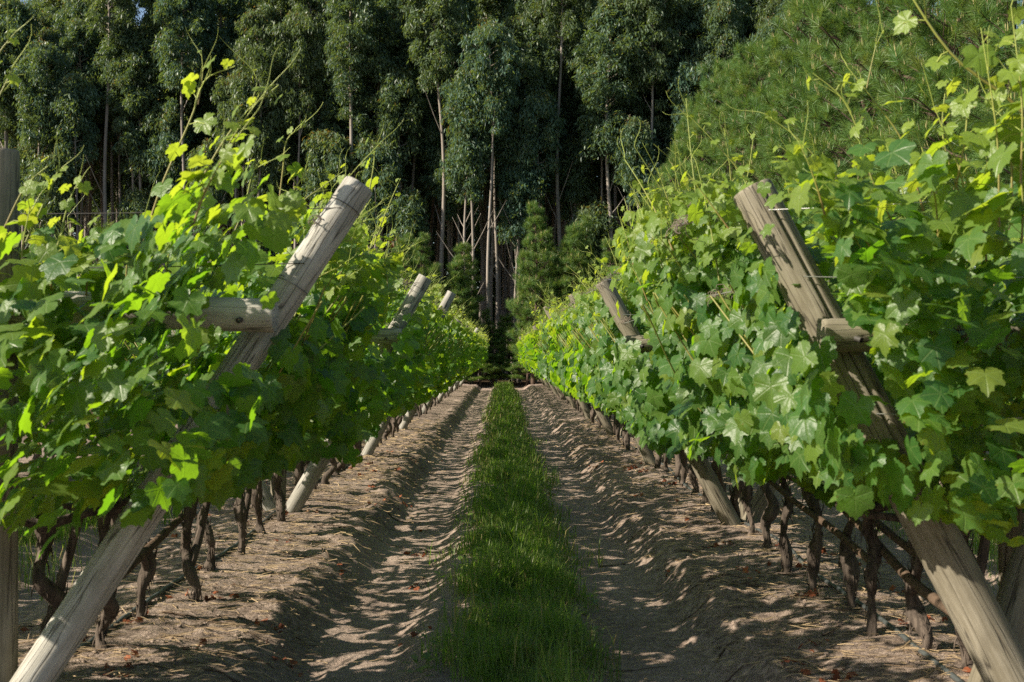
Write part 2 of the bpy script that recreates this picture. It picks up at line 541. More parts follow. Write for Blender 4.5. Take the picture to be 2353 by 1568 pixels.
def curtain_leaves(mb, side, lod, rng, y0=0.0, x0=0.0, length=0.75, prune=False, front=0.0, dens=1.0, tall=1.48):
    """one leafy curtain of a vine, in vine-local coordinates; side +1 leans to +x"""
    n = int({0: 470, 1: 440, 2: 320}[lod] * dens * (length / 0.75))
    a = 0.62 + tall * rng.beta(1.25, 1.05, n)
    v = rng.uniform(-length / 2 - 0.05 - front, length / 2 + 0.05, n)
    th = 0.30 - 0.16 * sstep(1.5, 2.3, a)
    q = rng.uniform(-1, 1, n)
    q = np.sign(q) * np.abs(q) ** 0.6
    off = q * th + 0.02
    a = a + 0.16 * fbm((v + y0) * 2.2, q * 1.5 + side * 9, 2, 77) * sstep(1.6, 2.2, a)
    off = off - (0.17, 0.25, 0.12)[lod] * sstep(1.30, 2.0, a)
    off = off + 0.16 * fbm((v + y0) * 1.7 + side * 31, a * 1.9, 3, 91)
    keep = fbm((v + y0) * 3.3 + side * 11, a * 3.1 + x0, 2, 55) > -0.36 + 0.22 * sstep(1.7, 2.25, a)
    u = side * (a * ARM[0] + off * NOUT[0])
    z = a * ARM[1] + off * NOUT[1]
    keep &= z > 0.66 + 0.13 * sstep(0.3, 0.55, side * u) + 0.11 * fbm((v + y0) * 2.0, side * 3.3 + x0, 2, 7)
    pos = np.stack([u, v, z], -1)
    if prune:
        keep &= ~(post_block(pos + np.array([x0, y0, 0])) & (rng.random(n) < 0.97))
    pos = pos[keep]; q = q[keep]; a = a[keep]; n = len(pos)
    out = np.stack([side * NOUT[0] * np.sign(q), 0 * q, NOUT[1] * np.sign(q)], -1)
    N = out * 0.75 + np.array([0, 0, 0.45]) + TOSUN * 0.75 + rng.normal(0, 0.50, (n, 3)) + np.array([0, -0.34, 0])
    T = np.array([0, 0, -1.0]) + out * 0.35 + rng.normal(0, 0.45, (n, 3))
    age = np.clip(sstep(1.75, 2.4, a) * 0.75 + rng.normal(0.03, 0.13, n), 0, 1)
    size = ((0.084 if lod == 0 else 0.090) - 0.033 * sstep(1.5, 2.3, a)) * rng.uniform(0.62, 1.16, n) * (1.0, 0.92, 1.04)[lod]
    scatter(mb, LEAF[lod], pos, N, T, size, rng, rnd=rng.random(n) ** 1.2, age=age)

def fill_leaves(mb, side, rng, y0, x0, front, n):
    """leaves between the two arms of the V"""
    u = side * rng.uniform(0.0, 1.0, n)
    v = rng.uniform(-0.42 - front, 0.42, n)
    z = rng.uniform(0.70, 1.78 if x0 < 0 else 2.0, n)
    keep = (z > 0.35 + 1.15 * np.abs(u)) & (fbm((v + y0) * 2.3, z * 2.3 + u, 2, 19) > -0.1)
    pos = np.stack([u, v, z], -1)
    keep &= ~post_block(pos + np.array([x0, y0, 0]))
    pos = pos[keep]; n = len(pos)
    N = np.array([0, -0.3, 0.7]) + TOSUN * 0.5 + rng.normal(0, 0.55, (n, 3))
    T = np.array([0, 0, -1.0]) + rng.normal(0, 0.5, (n, 3))
    scatter(mb, LEAF[0], pos, N, T, 0.085 * rng.uniform(0.6, 1.1, n), rng, rnd=rng.random(n), age=np.clip(rng.normal(0.15, 0.15, n), 0, 1))

def tendril(rng, p, d, L=0.12):
    s = np.linspace(0, 1, 7)[:, None]
    side = nrm(np.cross(d, rng.normal(0, 1, 3)))
    return p + d * L * s + side * 0.05 * np.sin(s * 2.6) * s

def one_shoot(leaf_mb, P, rng, lod, leaf0=0.05, n_leaf=6, r0=0.0042, tend=True, leafy_from=0.15):
    """a green shoot along points P with alternate leaves that shrink to the tip"""
    rad = np.linspace(r0, r0 * 0.4, len(P))
    V, F = tube(P, rad, 5 if lod == 0 else 3)
    leaf_mb.add(V, F, slot=1, rnd=rng.random(), age=np.repeat(np.linspace(0.1, 1.0, len(P)), 5 if lod == 0 else 3))
    D = nrm(np.gradient(P, axis=0))
    ts = np.linspace(leafy_from, 0.97, n_leaf)
    pos, N, T, sz, ag = [], [], [], [], []
    for i, t in enumerate(ts):
        k = min(int(t * (len(P) - 1)), len(P) - 1)
        d = D[k]
        lat = nrm(np.cross(d, rng.normal(0, 1, 3)) + np.array([0.3 * (-1) ** i, -0.15, 0.1]))
        s = 1.2 * leaf0 * (1.0 - 0.62 * t) * rng.uniform(0.8, 1.2)
        tip = P[k] + lat * s * 1.15 + d * s * 0.4
        if lod < 2:
            V, F = tube(np.array([P[k], 0.5 * (P[k] + tip) + d * s * 0.15, tip]), r0 * 0.4, 3)
            leaf_mb.add(V, F, slot=1, rnd=rng.random(), age=0.9)
        pos.append(tip)
        N.append(nrm(lat * 0.5 + np.array([0, 0, 0.5]) + TOSUN * 0.4 + rng.normal(0, 0.35, 3)))
        T.append(lat * 0.7 + np.array([0, 0, -0.8]) + rng.normal(0, 0.3, 3))
        sz.append(s); ag.append(min(1, 0.35 + 0.65 * t + rng.normal(0, 0.08)))
    scatter(leaf_mb, LEAF[lod], np.array(pos), np.array(N), np.array(T), np.array(sz), rng, rnd=rng.random(len(pos)), age=np.array(ag))
    if tend:
        for _ in range(2 if lod < 2 else 1):
            k = rng.integers(len(P) // 2, len(P))
            d = nrm(D[k] + rng.normal(0, 0.45, 3) + np.array([0, 0, 0.35]))
            V, F = tube(tendril(rng, P[k], d, rng.uniform(0.08, 0.2)), np.linspace(r0 * 0.45, r0 * 0.2, 7), 3)
            leaf_mb.add(V, F, slot=1, rnd=rng.random(), age=1.0)

def curtain_shoots(leaf_mb, side, lod, rng, y0, length=0.75, front=0.0, x0=0.0, prune=False, low=0.12):
    for k in range({0: 9, 1: 8, 2: 6}[lod]):          # shoots that stand above the leaf wall
        v = rng.uniform(-length / 2 - front, length / 2)
        a = rng.uniform(1.75, 2.15) - low
        off = rng.normal((-0.13, -0.24, -0.14)[lod], 0.09)
        p = np.array([side * (a * ARM[0] + off * NOUT[0]), v, a * ARM[1] + off * NOUT[1]])
        L = (rng.uniform(0.22, 0.58) if rng.random() < 0.75 else rng.uniform(0.5, 0.85)) * (1 - 2.2 * low)
        d = nrm(np.array([side * 0.38, 0, 0.92]) + rng.normal(0, 0.24, 3))
        bend = np.array([side * 0.25, 0, -0.15]) + rng.normal(0, 0.25, 3)
        s = np.linspace(0, 1, 8)[:, None]
        P = p + d * L * s + bend * L * 0.35 * s ** 2
        if prune and post_block(P + np.array([x0, y0, 0])).any(): continue
        one_shoot(leaf_mb, P, rng, lod, 0.055, {0: 7, 1: 6, 2: 5}[lod], 0.004 if lod < 2 else 0.006)
    for k in range({0: 5, 1: 3, 2: 0}[lod]):          # brown canes seen between the leaves
        v = rng.uniform(-length / 2, length / 2)
        o1, o2 = rng.uniform(-0.05, 0.2, 2)
        pts = [[side * (a * ARM[0] + o * NOUT[0]), v + rng.normal(0, 0.05) + w, a * ARM[1] + o * NOUT[1]] for a, o, w in ((1.0, o1 * 0.4, 0), (1.4, (o1 + o2) / 2, rng.normal(0, 0.08)), (1.9, o2, rng.normal(0, 0.15)))]
        P = spline(pts, 9)
        if prune and post_block(P + np.array([x0, y0, 0])).any(): continue
        V, F = tube(P, np.linspace(0.006, 0.0035, 9), 5)
        leaf_mb.add(V, F, slot=1, rnd=rng.random(), age=np.repeat(np.linspace(0, 0.5, 9), 5))

def gnarly(P, R, sides, rng, amp=0.2):
    n = len(P)
    s = np.linspace(0, 1, n)[:, None] * n
    th = np.linspace(0, 2 * math.pi, sides, endpoint=False)[None]
    ph = rng.uniform(0, 50)
    w = amp * (0.9 * fbm(np.cos(th) * 1.6 + s * 0.16 + ph, np.sin(th) * 1.6 + s * 0.10 - ph, 3, 3) + 0.5 * vnoise(np.cos(th) * 4 + ph, np.sin(th) * 4 + s * 0.12, 9) + 0.25 * vnoise(np.cos(th) * 7 + s * .6, np.sin(th) * 7 + ph, 12))
    return tube(P, R, sides, w)

def vine_trunk(rng, lod, lean=(0, 0), forked=None):
    """gnarled trunk with two short arms reaching to the cordons, base at the origin"""
    mb = MB()
    h = rng.uniform(0.58, 0.68)
    kx, ky = rng.normal(0, 0.022, 7), rng.normal(0, 0.034, 7)
    pts = np.stack([kx, ky, np.linspace(-0.06, h, 7)], -1)
    pts[0, :2] *= 0.3
    pts[-1, 0] += lean[0]; pts[-1, 1] += lean[1]
    nseg, sides = ((44, 18), (22, 10), (10, 7))[lod]
    P = spline(pts, nseg)
    t = np.linspace(0, 1, nseg)
    R = 0.0255 * rng.uniform(0.85, 1.2) * (1 + 0.45 * np.exp(-((t - 0.03) / 0.07) ** 2) + 0.35 * np.exp(-((t - rng.uniform(0.3, 0.6)) / 0.08) ** 2) + 0.2 * np.exp(-((t - 1) / 0.1) ** 2) + 0.26 * np.sin(t * rng.uniform(9, 18) + rng.uniform(0, 6)))
    mb.add(*gnarly(P, R, sides, rng, 0.42))
    top = P[-1]
    if forked is None: forked = rng.random() < 0.4
    if forked:
        k = int(nseg * rng.uniform(0.3, 0.5))
        e = np.array([rng.normal(0, 0.05), rng.choice([-1, 1]) * rng.uniform(0.1, 0.18), h + 0.03])
        Q = spline([P[k], 0.5 * (P[k] + e) + np.array([rng.normal(0, .02), 0.06 * np.sign(e[1]), -0.03]), e], nseg // 2)
        mb.add(*gnarly(Q, np.linspace(0.021, 0.018, len(Q)), sides, rng, 0.4))
    for sd in (-1, 1):
        e1 = np.array([sd * rng.uniform(0.22, 0.32), rng.normal(0, 0.06), h + rng.uniform(0.0, 0.10)])
        e2 = e1 + np.array([sd * 0.06, rng.choice([-1, 1]) * rng.uniform(0.25, 0.4), rng.uniform(0.02, 0.08)])
        Q = spline([top - np.array([0, 0, 0.03]), 0.5 * (top + e1) + np.array([0, 0, -0.015]), e1, e2], nseg // 2 + 2)
        mb.add(*gnarly(Q, np.linspace(0.021, 0.010, len(Q)), max(6, sides - 6), rng, 0.35))
    if lod == 0:                                     # peeling strips of bark
        for _ in range(64):
            k = rng.integers(2, nseg - 4)
            ang = rng.uniform(0, 6.28)
            d = np.array([math.cos(ang), math.sin(ang), 0])
            b = P[k] + d * R[k] * 1.02
            e = b + d * rng.uniform(0.004, 0.018) + np.array([0, 0, rng.choice([-1, 1]) * rng.uniform(0.03, 0.09)])
            V, F = tube(np.array([b - d * 0.01, 0.5 * (b + e), e]), [0.004, 0.0034, 0.001], 4)
            mb.add(V, F)
    return mb.mesh("trunk", M["bark"])

# pools for everything but the nearest vines
POOL = {}
for lod, cnt, face in ((1, 7, 1), (2, 6, 1), (1, 7, -1), (2, 6, -1)):
    items = []
    for k in range(cnt):
        r = rng_(1000 * lod + k + (50 if face < 0 else 0))
        fol = []
        for sd in (-1, 1):
            mb = MB()
            curtain_leaves(mb, sd, lod, r, y0=k * 3.7, dens=(0.86 if face > 0 else 1.0) if sd == face else 0.28)
            curtain_shoots(mb, sd, lod, r, k * 3.7)
            fol.append(mb.mesh("foliage", [M["leaf"], M["shoot"]]))
        items.append((fol, vine_trunk(r, lod)))
    POOL[lod, face] = items

ORD = "first second third fourth fifth sixth seventh eighth ninth tenth eleventh twelfth".split()
NEAR_LOOK = ["thick bark", "a slim twisted trunk", "shaggy peeling bark", "a knobbly trunk", "a crooked trunk", "a swollen trunk foot", "a straight narrow trunk", "a bulging trunk"]
VINES = {}
NEAR_L = [(-1.86, 5.25), (-1.77, 5.72), (-1.80, 6.38), (-1.70, 6.95), (-1.80, 7.75), (-1.74, 8.45), (-1.80, 9.4), (-1.76, 10.1)]
NEAR_R = [(1.95, 5.3), (1.86, 5.72), (1.74, 6.0), (1.80, 6.6), (1.74, 7.15), (1.72, 7.75), (1.79, 8.6), (1.78, 9.3), (1.80, 9.95)]

def place_vines():
    rg = rng_(5)
    for row, xr, posts in (("left-hand", -ROWX, YL), ("right-hand", ROWX, YR), ("outer left", -3 * ROWX, YL), ("outer right", 3 * ROWX, YR)):
        outer = row.startswith("outer")
        near = {-ROWX: NEAR_L, ROWX: NEAR_R}.get(xr, [])
        y = near[0][1] if near else 2.2  # outer rows extended forward, unseen, to shade the front post and soil
        idx, inbay, bay = 0, 0, -1
        while y < ROW_Y1:
            b = sum(1 for p in posts if p <= y) - 1
            if b != bay: bay, inbay = b, 0
            lod = 0 if (y < 12.5 and not outer) else (1 if y < 27 else 2)
            xo = xr + (0.06 if xr < 0 else -0.06) + rg.normal(0, 0.035)
            if idx < len(near): xo = near[idx][0]
            if outer:
                lab = f"vine in the row beyond the {row[6:]}-hand row, mostly unseen behind its leaves and trunks"
                if y > 30: lod = 2
            elif y < 40:
                post = "leaning end post" if bay == 0 else f"{ORD[bay]} leaning post"
                look = NEAR_LOOK[rg.integers(len(NEAR_LOOK))]
                lit = "shaded green" if xr < 0 else "sunlit green"
                lab = f"{ORD[min(inbay,11)]} vine past the {post} of the {row} row"
                if y < 12.5: lab += f", {lit} leaves"
            else:
                lab = f"small distant vine at the forest end of the {row} row"
            o = empty("grape_vine", (xo, y, float(ground_z(xo, y))), lab, "grape vine", f"vines of the {row} row")
            if lod == 0:
                r = rng_(7000 + idx * 13 + (0 if xr < 0 else 500))
                front = 0.9 if idx == 0 else 0.0
                face = 1 if xr < 0 else -1
                rec = dict(o=o, fol={}, r=r, x=xo, y=y)
                for sd in (-1, 1):
                    mb = MB()
                    curtain_leaves(mb, sd, 0, r, y0=y, x0=xo, prune=True, front=front, dens=((1.9 if xr < 0 else 2.7) if front else (0.88 if xr < 0 else 1.0)) * (1.0 if sd == face else 0.28), tall=1.64 if (xr > 0 and idx < 6) else (1.56 if idx < 3 else 1.50))
                    curtain_shoots(mb, sd, 0, r, y, front=front, x0=xo, prune=True, low=0.0 if (xr > 0 and idx < 6) else (0.09 if idx < 3 else 0.12))
                    if idx < 6: fill_leaves(mb, sd, r, y, xo, front, 520 if front else 110)
                    rec["fol"][sd] = mb
                rec["trunk"] = vine_trunk(r, 0, forked=True if (xr < 0 and idx in (0, 1, 2)) or (xr > 0 and idx in (0, 1)) else None)
                VINES[(row, idx)] = rec
            else:
                pool = POOL[lod, 1 if xr < 0 else -1]
                fol, trunk = pool[rg.integers(len(pool))]
                flip = rg.random() < 0.5
                for name, me in (("foliage", fol[0]), ("foliage", fol[1]), ("trunk", trunk)):
                    c = obj(name, me, o)
                    if flip: c.scale = (1, -1, 1)
            y = near[idx + 1][1] if idx + 1 < len(near) else y + 0.71 * rg.uniform(0.86, 1.14)
            idx += 1; inbay += 1
place_vines()

def hero_shoot(key, side, pts, leaf0, n_leaf, r0=0.005, seed=0, lf=0.1):
    rec = VINES[key]
    base = np.array(rec["o"].location)
    P = spline([at(*p) for p in pts], 16) - base
    one_shoot(rec["fol"][side], P, rng_(seed), 0, leaf0, n_leaf, r0, True, lf)

L0, L1, L2 = ("left-hand", 0), ("left-hand", 1), ("left-hand", 2)
R0, R1, R2 = ("right-hand", 0), ("right-hand", 1), ("right-hand", 2)
# tall shoots that stand out against the forest
hero_shoot(L0, 1, [(330, 560, 5.0), (375, 420, 5.0), (440, 270, 5.0), (470, 185, 5.0), (540, 152, 5.0)], 0.075, 8, 0.0055, 1, 0.12)
hero_shoot(L0, 1, [(455, 240, 5.0), (465, 170, 5.0), (462, 115, 5.0)], 0.02, 2, 0.003, 2, 0.6)
hero_shoot(L0, 1, [(400, 560, 5.1), (470, 400, 5.1), (550, 275, 5.1), (640, 195, 5.1)], 0.075, 8, 0.0055, 3, 0.1)
hero_shoot(L0, 1, [(575, 245, 5.1), (590, 190, 5.1), (580, 160, 5.1)], 0.018, 2, 0.003, 4, 0.6)
hero_shoot(L1, 1, [(520, 580, 5.7), (560, 480, 5.7), (580, 400, 5.7), (600, 365, 5.7)], 0.06, 6, 0.0045, 5)
hero_shoot(L1, 1, [(640, 480, 5.9), (650, 390, 5.9), (660, 320, 5.9), (705, 285, 5.9)], 0.05, 6, 0.0045, 6)
hero_shoot(L2, 1, [(640, 560, 6.4), (690, 470, 6.4), (740, 430, 6.4), (800, 385, 6.4)], 0.045, 7, 0.004, 7)
hero_shoot(L0, 1, [(10, 530, 4.7), (60, 430, 4.7), (120, 375, 4.7)], 0.05, 6, 0.0045, 8)
hero_shoot(L0, 1, [(60, 560, 4.7), (110, 450, 4.7), (140, 380, 4.7)], 0.045, 6, 0.0045, 9)
hero_shoot(L0, 1, [(130, 600, 4.8), (150, 500, 4.8), (170, 440, 4.8), (185, 420, 4.8)], 0.05, 6, 0.0045, 10)
hero_shoot(L0, 1, [(-60, 330, 4.3), (0, 220, 4.3), (35, 145, 4.3)], 0.04, 4, 0.0045, 11)
hero_shoot(L0, 1, [(-60, 220, 4.3), (0, 120, 4.3), (38, 72, 4.3)], 0.035, 4, 0.004, 12)
hero_shoot(L2, 1, [(830, 520, 6.6), (850, 430, 6.6), (860, 360, 6.6), (855, 320, 6.6)], 0.05, 7, 0.0045, 13)
hero_shoot(L2, 1, [(860, 560, 6.6), (890, 480, 6.6), (920, 410, 6.6)], 0.04, 6, 0.004, 14)
hero_shoot(R0, -1, [(2420, 330, 4.3), (2330, 230, 4.3), (2200, 130, 4.3), (2110, 5, 4.3), (2080, -60, 4.3)], 0.085, 8, 0.0075, 20, 0.0)
hero_shoot(R0, -1, [(2080, 560, 4.9), (2010, 420, 4.9), (1975, 300, 4.9), (1935, 220, 4.9), (1870, 165, 4.9)], 0.07, 8, 0.005, 21)
hero_shoot(R0, -1, [(2130, 500, 4.9), (2080, 330, 4.9), (2020, 240, 4.9), (1950, 150, 4.9)], 0.07, 7, 0.005, 22)
hero_shoot(R0, -1, [(1995, 200, 4.9), (2015, 110, 4.9), (2035, 65, 4.9)], 0.015, 2, 0.003, 23, 0.6)
hero_shoot(R0, -1, [(2260, 560, 4.6), (2200, 420, 4.6), (2170, 300, 4.6), (2180, 180, 4.6)], 0.06, 6, 0.0045, 24)
hero_shoot(R1, -1, [(1990, 520, 5.5), (1925, 430, 5.5), (1850, 330, 5.5), (1760, 260, 5.5)], 0.07, 7, 0.0045, 25)
hero_shoot(R1, -1, [(1850, 470, 5.7), (1840, 380, 5.7), (1790, 330, 5.7)], 0.05, 6, 0.004, 26)
hero_shoot(R2, -1, [(1640, 620, 6.6), (1690, 520, 6.6), (1720, 400, 6.6), (1735, 300, 6.6)], 0.045, 7, 0.004, 27)
hero_shoot(R2, -1, [(1560, 560, 7.0), (1520, 460, 7.0), (1450, 440, 7.0)], 0.045, 6, 0.004, 28)
hero_shoot(R2, -1, [(1640, 600, 6.8), (1600, 480, 6.8), (1640, 400, 6.8)], 0.045, 6, 0.004, 29)

for k, (x0_, y0_, x1_, y1_, z_) in enumerate([(2300, 520, 2260, 60, 4.2), (2350, 420, 2330, 10, 4.1), (2230, 520, 2150, 240, 4.4), (2160, 560, 2100, 270, 4.6), (2390, 380, 2380, 60, 4.2),
        (2040, 600, 1960, 330, 5.0), (2100, 600, 2040, 330, 4.8), (1960, 600, 1890, 400, 5.3), (2330, 480, 2290, 180, 4.3), (2200, 430, 2230, 140, 4.4), (2270, 600, 2210, 330, 4.5), (2350, 600, 2330, 250, 4.3),
        (1900, 600, 1850, 400, 5.7), (1830, 600, 1800, 390, 6.0)]):
    hero_shoot(R0, -1, [(x0_, y0_, z_), (0.6 * x0_ + 0.4 * x1_ + 12, 0.55 * y0_ + 0.45 * y1_, z_), (x1_, y1_, z_)], 0.085, 9, 0.0045, 60 + k, 0.0)
for k, (x0_, y0_, x1_, y1_, z_) in enumerate([(120, 680, 150, 520, 4.6), (200, 680, 240, 520, 4.7), (290, 660, 330, 500, 4.9), (380, 660, 430, 470, 5.1), (60, 680, 70, 480, 4.6)]):
    hero_shoot(L0, 1, [(x0_, y0_, z_), (0.5 * x0_ + 0.5 * x1_ - 12, 0.5 * y0_ + 0.5 * y1_, z_), (x1_, y1_, z_)], 0.075, 7, 0.0045, 90 + k, 0.0)

def bar_leaves():
    r = rng_(404)
    n = 260
    pos = np.stack([r.uniform(-2.9, -1.22, n), r.uniform(4.45, 4.85, n), r.uniform(1.30, 1.80, n)], -1)
    keep = fbm(pos[:, 0] * 3.0, pos[:, 2] * 3.0, 2, 8) > -0.2
    pos = pos[keep & ~post_block(pos)]; n = len(pos)
    rec = VINES[L0]
    scatter(rec["fol"][1], LEAF[0], pos - np.array(rec["o"].location), np.array([0.1, -0.5, 0.5]) + TOSUN * 0.5 + r.normal(0, 0.5, (n, 3)), np.array([0, 0, -1.0]) + r.normal(0, 0.5, (n, 3)), 0.085 * r.uniform(0.6, 1.1, n), r, rnd=r.random(n), age=np.clip(r.normal(0.15, 0.15, n), 0, 1))
bar_leaves()

def stub_leaves():
    r = rng_(405)
    n = 240
    pos = np.stack([r.uniform(1.36, 2.7, n), r.uniform(4.35, 4.85, n), r.uniform(1.10, 1.75, n)], -1)
    pos = pos[~post_block(pos)]
    n = len(pos)
    rec = VINES[R0]
    scatter(rec["fol"][-1], LEAF[0], pos - np.array(rec["o"].location), np.array([-0.2, -0.5, 0.5]) + TOSUN * 0.6 + r.normal(0, 0.5, (n, 3)), np.array([0, 0, -1.0]) + r.normal(0, 0.5, (n, 3)), 0.085 * r.uniform(0.6, 1.1, n), r, rnd=r.random(n), age=np.clip(r.normal(0.15, 0.15, n), 0, 1))
stub_leaves()

def cane_wood(key, pts, r0, r1, seed):
    """an old brown cane tied down from the head of the vine: a part of that vine"""
    rec = VINES[key]
    base = np.array(rec["o"].location)
    P = spline(np.array(pts) - base, 22)
    mb = MB().add(*gnarly(P, np.linspace(r0, r1, 22), 10, rng_(seed), 0.25))
    obj("old_cane", mb.mesh("old_cane", M["cane"]), rec["o"])
cane_wood(R0, [(1.83, 5.15, 0.30), (1.80, 5.65, 0.36), (1.80, 6.3, 0.47), (1.75, 7.0, 0.62)], 0.024, 0.016, 1)
cane_wood(R1, [(1.80, 6.15, 0.33), (1.75, 6.7, 0.42), (1.69, 7.4, 0.50), (1.6, 7.9, 0.62)], 0.020, 0.014, 2)
cane_wood(R0, [(1.86, 5.3, 0.45), (1.84, 5.75, 0.47), (1.80, 6.3, 0.56), (1.75, 6.8, 0.66)], 0.022, 0.015, 3)
cane_wood(L0, [(-1.72, 5.4, 0.33), (-1.66, 5.8, 0.42), (-1.58, 6.3, 0.55)], 0.026, 0.018, 4)

for (row, idx), rec in VINES.items():
    obj("trunk", rec["trunk"], rec["o"])
    for sd in (-1, 1): obj("foliage", rec["fol"][sd].mesh("foliage", [M["leaf"], M["shoot"]]), rec["o"])

# ------------------------------------------------------------------ trellis frames
def log_mesh(name, L, r0, r1, mat, seed, groove=None, sides=40, segs=40):
    """a round post along +z with bevelled ends, slow bulges and, if asked, a drying crack"""
    r = rng_(seed)
    zs = np.concatenate([[0, 0.004, 0.012], np.linspace(0.03, L - 0.03, segs), [L - 0.012, L - 0.004, L]])
    ins = np.concatenate([[0.93, 0.97, 0.995], np.ones(segs), [0.995, 0.975, 0.94]])
    rad = (r0 + (r1 - r0) * zs / L) * ins
    bend = 0.012 * np.sin(zs / L * 3.1 + r.uniform(0, 2))
    th = np.linspace(0, 2 * math.pi, sides, endpoint=False)
    w = 1 + 0.05 * fbm(np.cos(th)[None] * 1.2 + zs[:, None] * 1.3 + seed, np.sin(th)[None] * 1.2 - zs[:, None] * 0.4, 3, seed)
    if groove is not None:
        g, width, depth, z0, z1 = groove
        gw = g + 0.10 * vnoise(zs * 3, zs * 0, 5)[:, None]
        gw = gw[:, None] if np.ndim(gw) == 1 else gw
        dd = (th[None] - gw + math.pi) % (2 * math.pi) - math.pi
        m = sstep(z0, z0 + 0.25, zs)[:, None] * (1 - sstep(z1 - 0.05, z1, zs)[:, None]) if z1 < L else sstep(z0, z0 + 0.25, zs)[:, None]
        w = w - depth * m * np.exp(-(dd / width) ** 2)
    R = rad[:, None] * w
    V = np.stack([np.cos(th)[None] * R + bend[:, None], np.sin(th)[None] * R, np.broadcast_to(zs[:, None], R.shape)], -1)
    n = len(zs)
    i, j = np.meshgrid(np.arange(n - 1), np.arange(sides), indexing='ij')
    j2 = (j + 1) % sides
    F = np.stack([i * sides + j, i * sides + j2, (i + 1) * sides + j2, (i + 1) * sides + j], -1).reshape(-1, 4)
    mb = MB().add(V.reshape(-1, 3), F)
    for k, sgn in ((0, -1), (n - 1, 1)):
        ring = V[k]
        inner = ring * [0.5, 0.5, 1] + np.array([0.5 * bend[k], 0, 0.0015 * sgn])
        c = np.array([[bend[k], 0, zs[k] + 0.002 * sgn]])
        VV = np.concatenate([ring, inner, c])
        jj = np.arange(sides); jn = (jj + 1) % sides
        f4 = np.stack([jj, jn, sides + jn, sides + jj], -1)
        f3 = np.stack([sides + jj, sides + jn, 0 * jj + 2 * sides], -1)
        if sgn < 0: f4, f3 = f4[:, ::-1], f3[:, ::-1]
        mb.add(VV, f4)
        mb.F3.append(f3 + mb.n - len(VV))
    return mb.mesh(name, mat)

def aim(o, A, B, roll=0.0):
    d = Vector(B - A)
    q = d.to_track_quat('Z', 'Y')
    o.rotation_euler = (q.to_matrix() @ Matrix.Rotation(roll, 3, 'Z')).to_euler()
    o.location = Vector(A)

def log(name, root, A, B, r0, r1, mat, seed, groove=None, sides=40, segs=40):
    base = np.array(root.location)
    A, B = np.asarray(A, float) - base, np.asarray(B, float) - base
    if groove is not None and not np.isscalar(groove[0]):
        q = Vector(B - A).to_track_quat('Z', 'Y').to_matrix().transposed() @ Vector(groove[0])
        groove = (math.atan2(q.y, q.x) % (2 * math.pi),) + tuple(groove[1:])
    o = obj(name, log_mesh(name, float(np.linalg.norm(B - A)), r0, r1, mat, seed, groove, sides, segs), root)
    aim(o, A, B)
    return o

def ring_wire(root, A, B, t, r, tail, seed):
    """wire wound round a post, with a twisted tail"""
    base = np.array(root.location)
    A, B = np.asarray(A, float) - base, np.asarray(B, float) - base
    d = nrm(B - A)
    X = nrm(np.cross(d, [0, 1, 0.01])); Y = np.cross(d, X)
    th = np.linspace(0, 2.3 * math.pi, 40)
    c = A + (B - A) * t
    P = c + r * (np.cos(th)[:, None] * X + np.sin(th)[:, None] * Y) + d * (0.012 * th / 6.28)[:, None]
    mb = MB().add(*tube(P, 0.0016, 5))
    obj("wire_tie", mb.mesh("wire_tie", M["dark_wire"]), root)

def frame_label(row, k, n):
    if k == 0: return {"left-hand": "large pale weathered post frame leaning right at the front of the left-hand vine row",
                       "right-hand": "large cracked brown post frame leaning left at the front of the right-hand vine row"}[row]
    return f"{ORD[k]} leaning wooden post frame from the front in the {row} vine row"

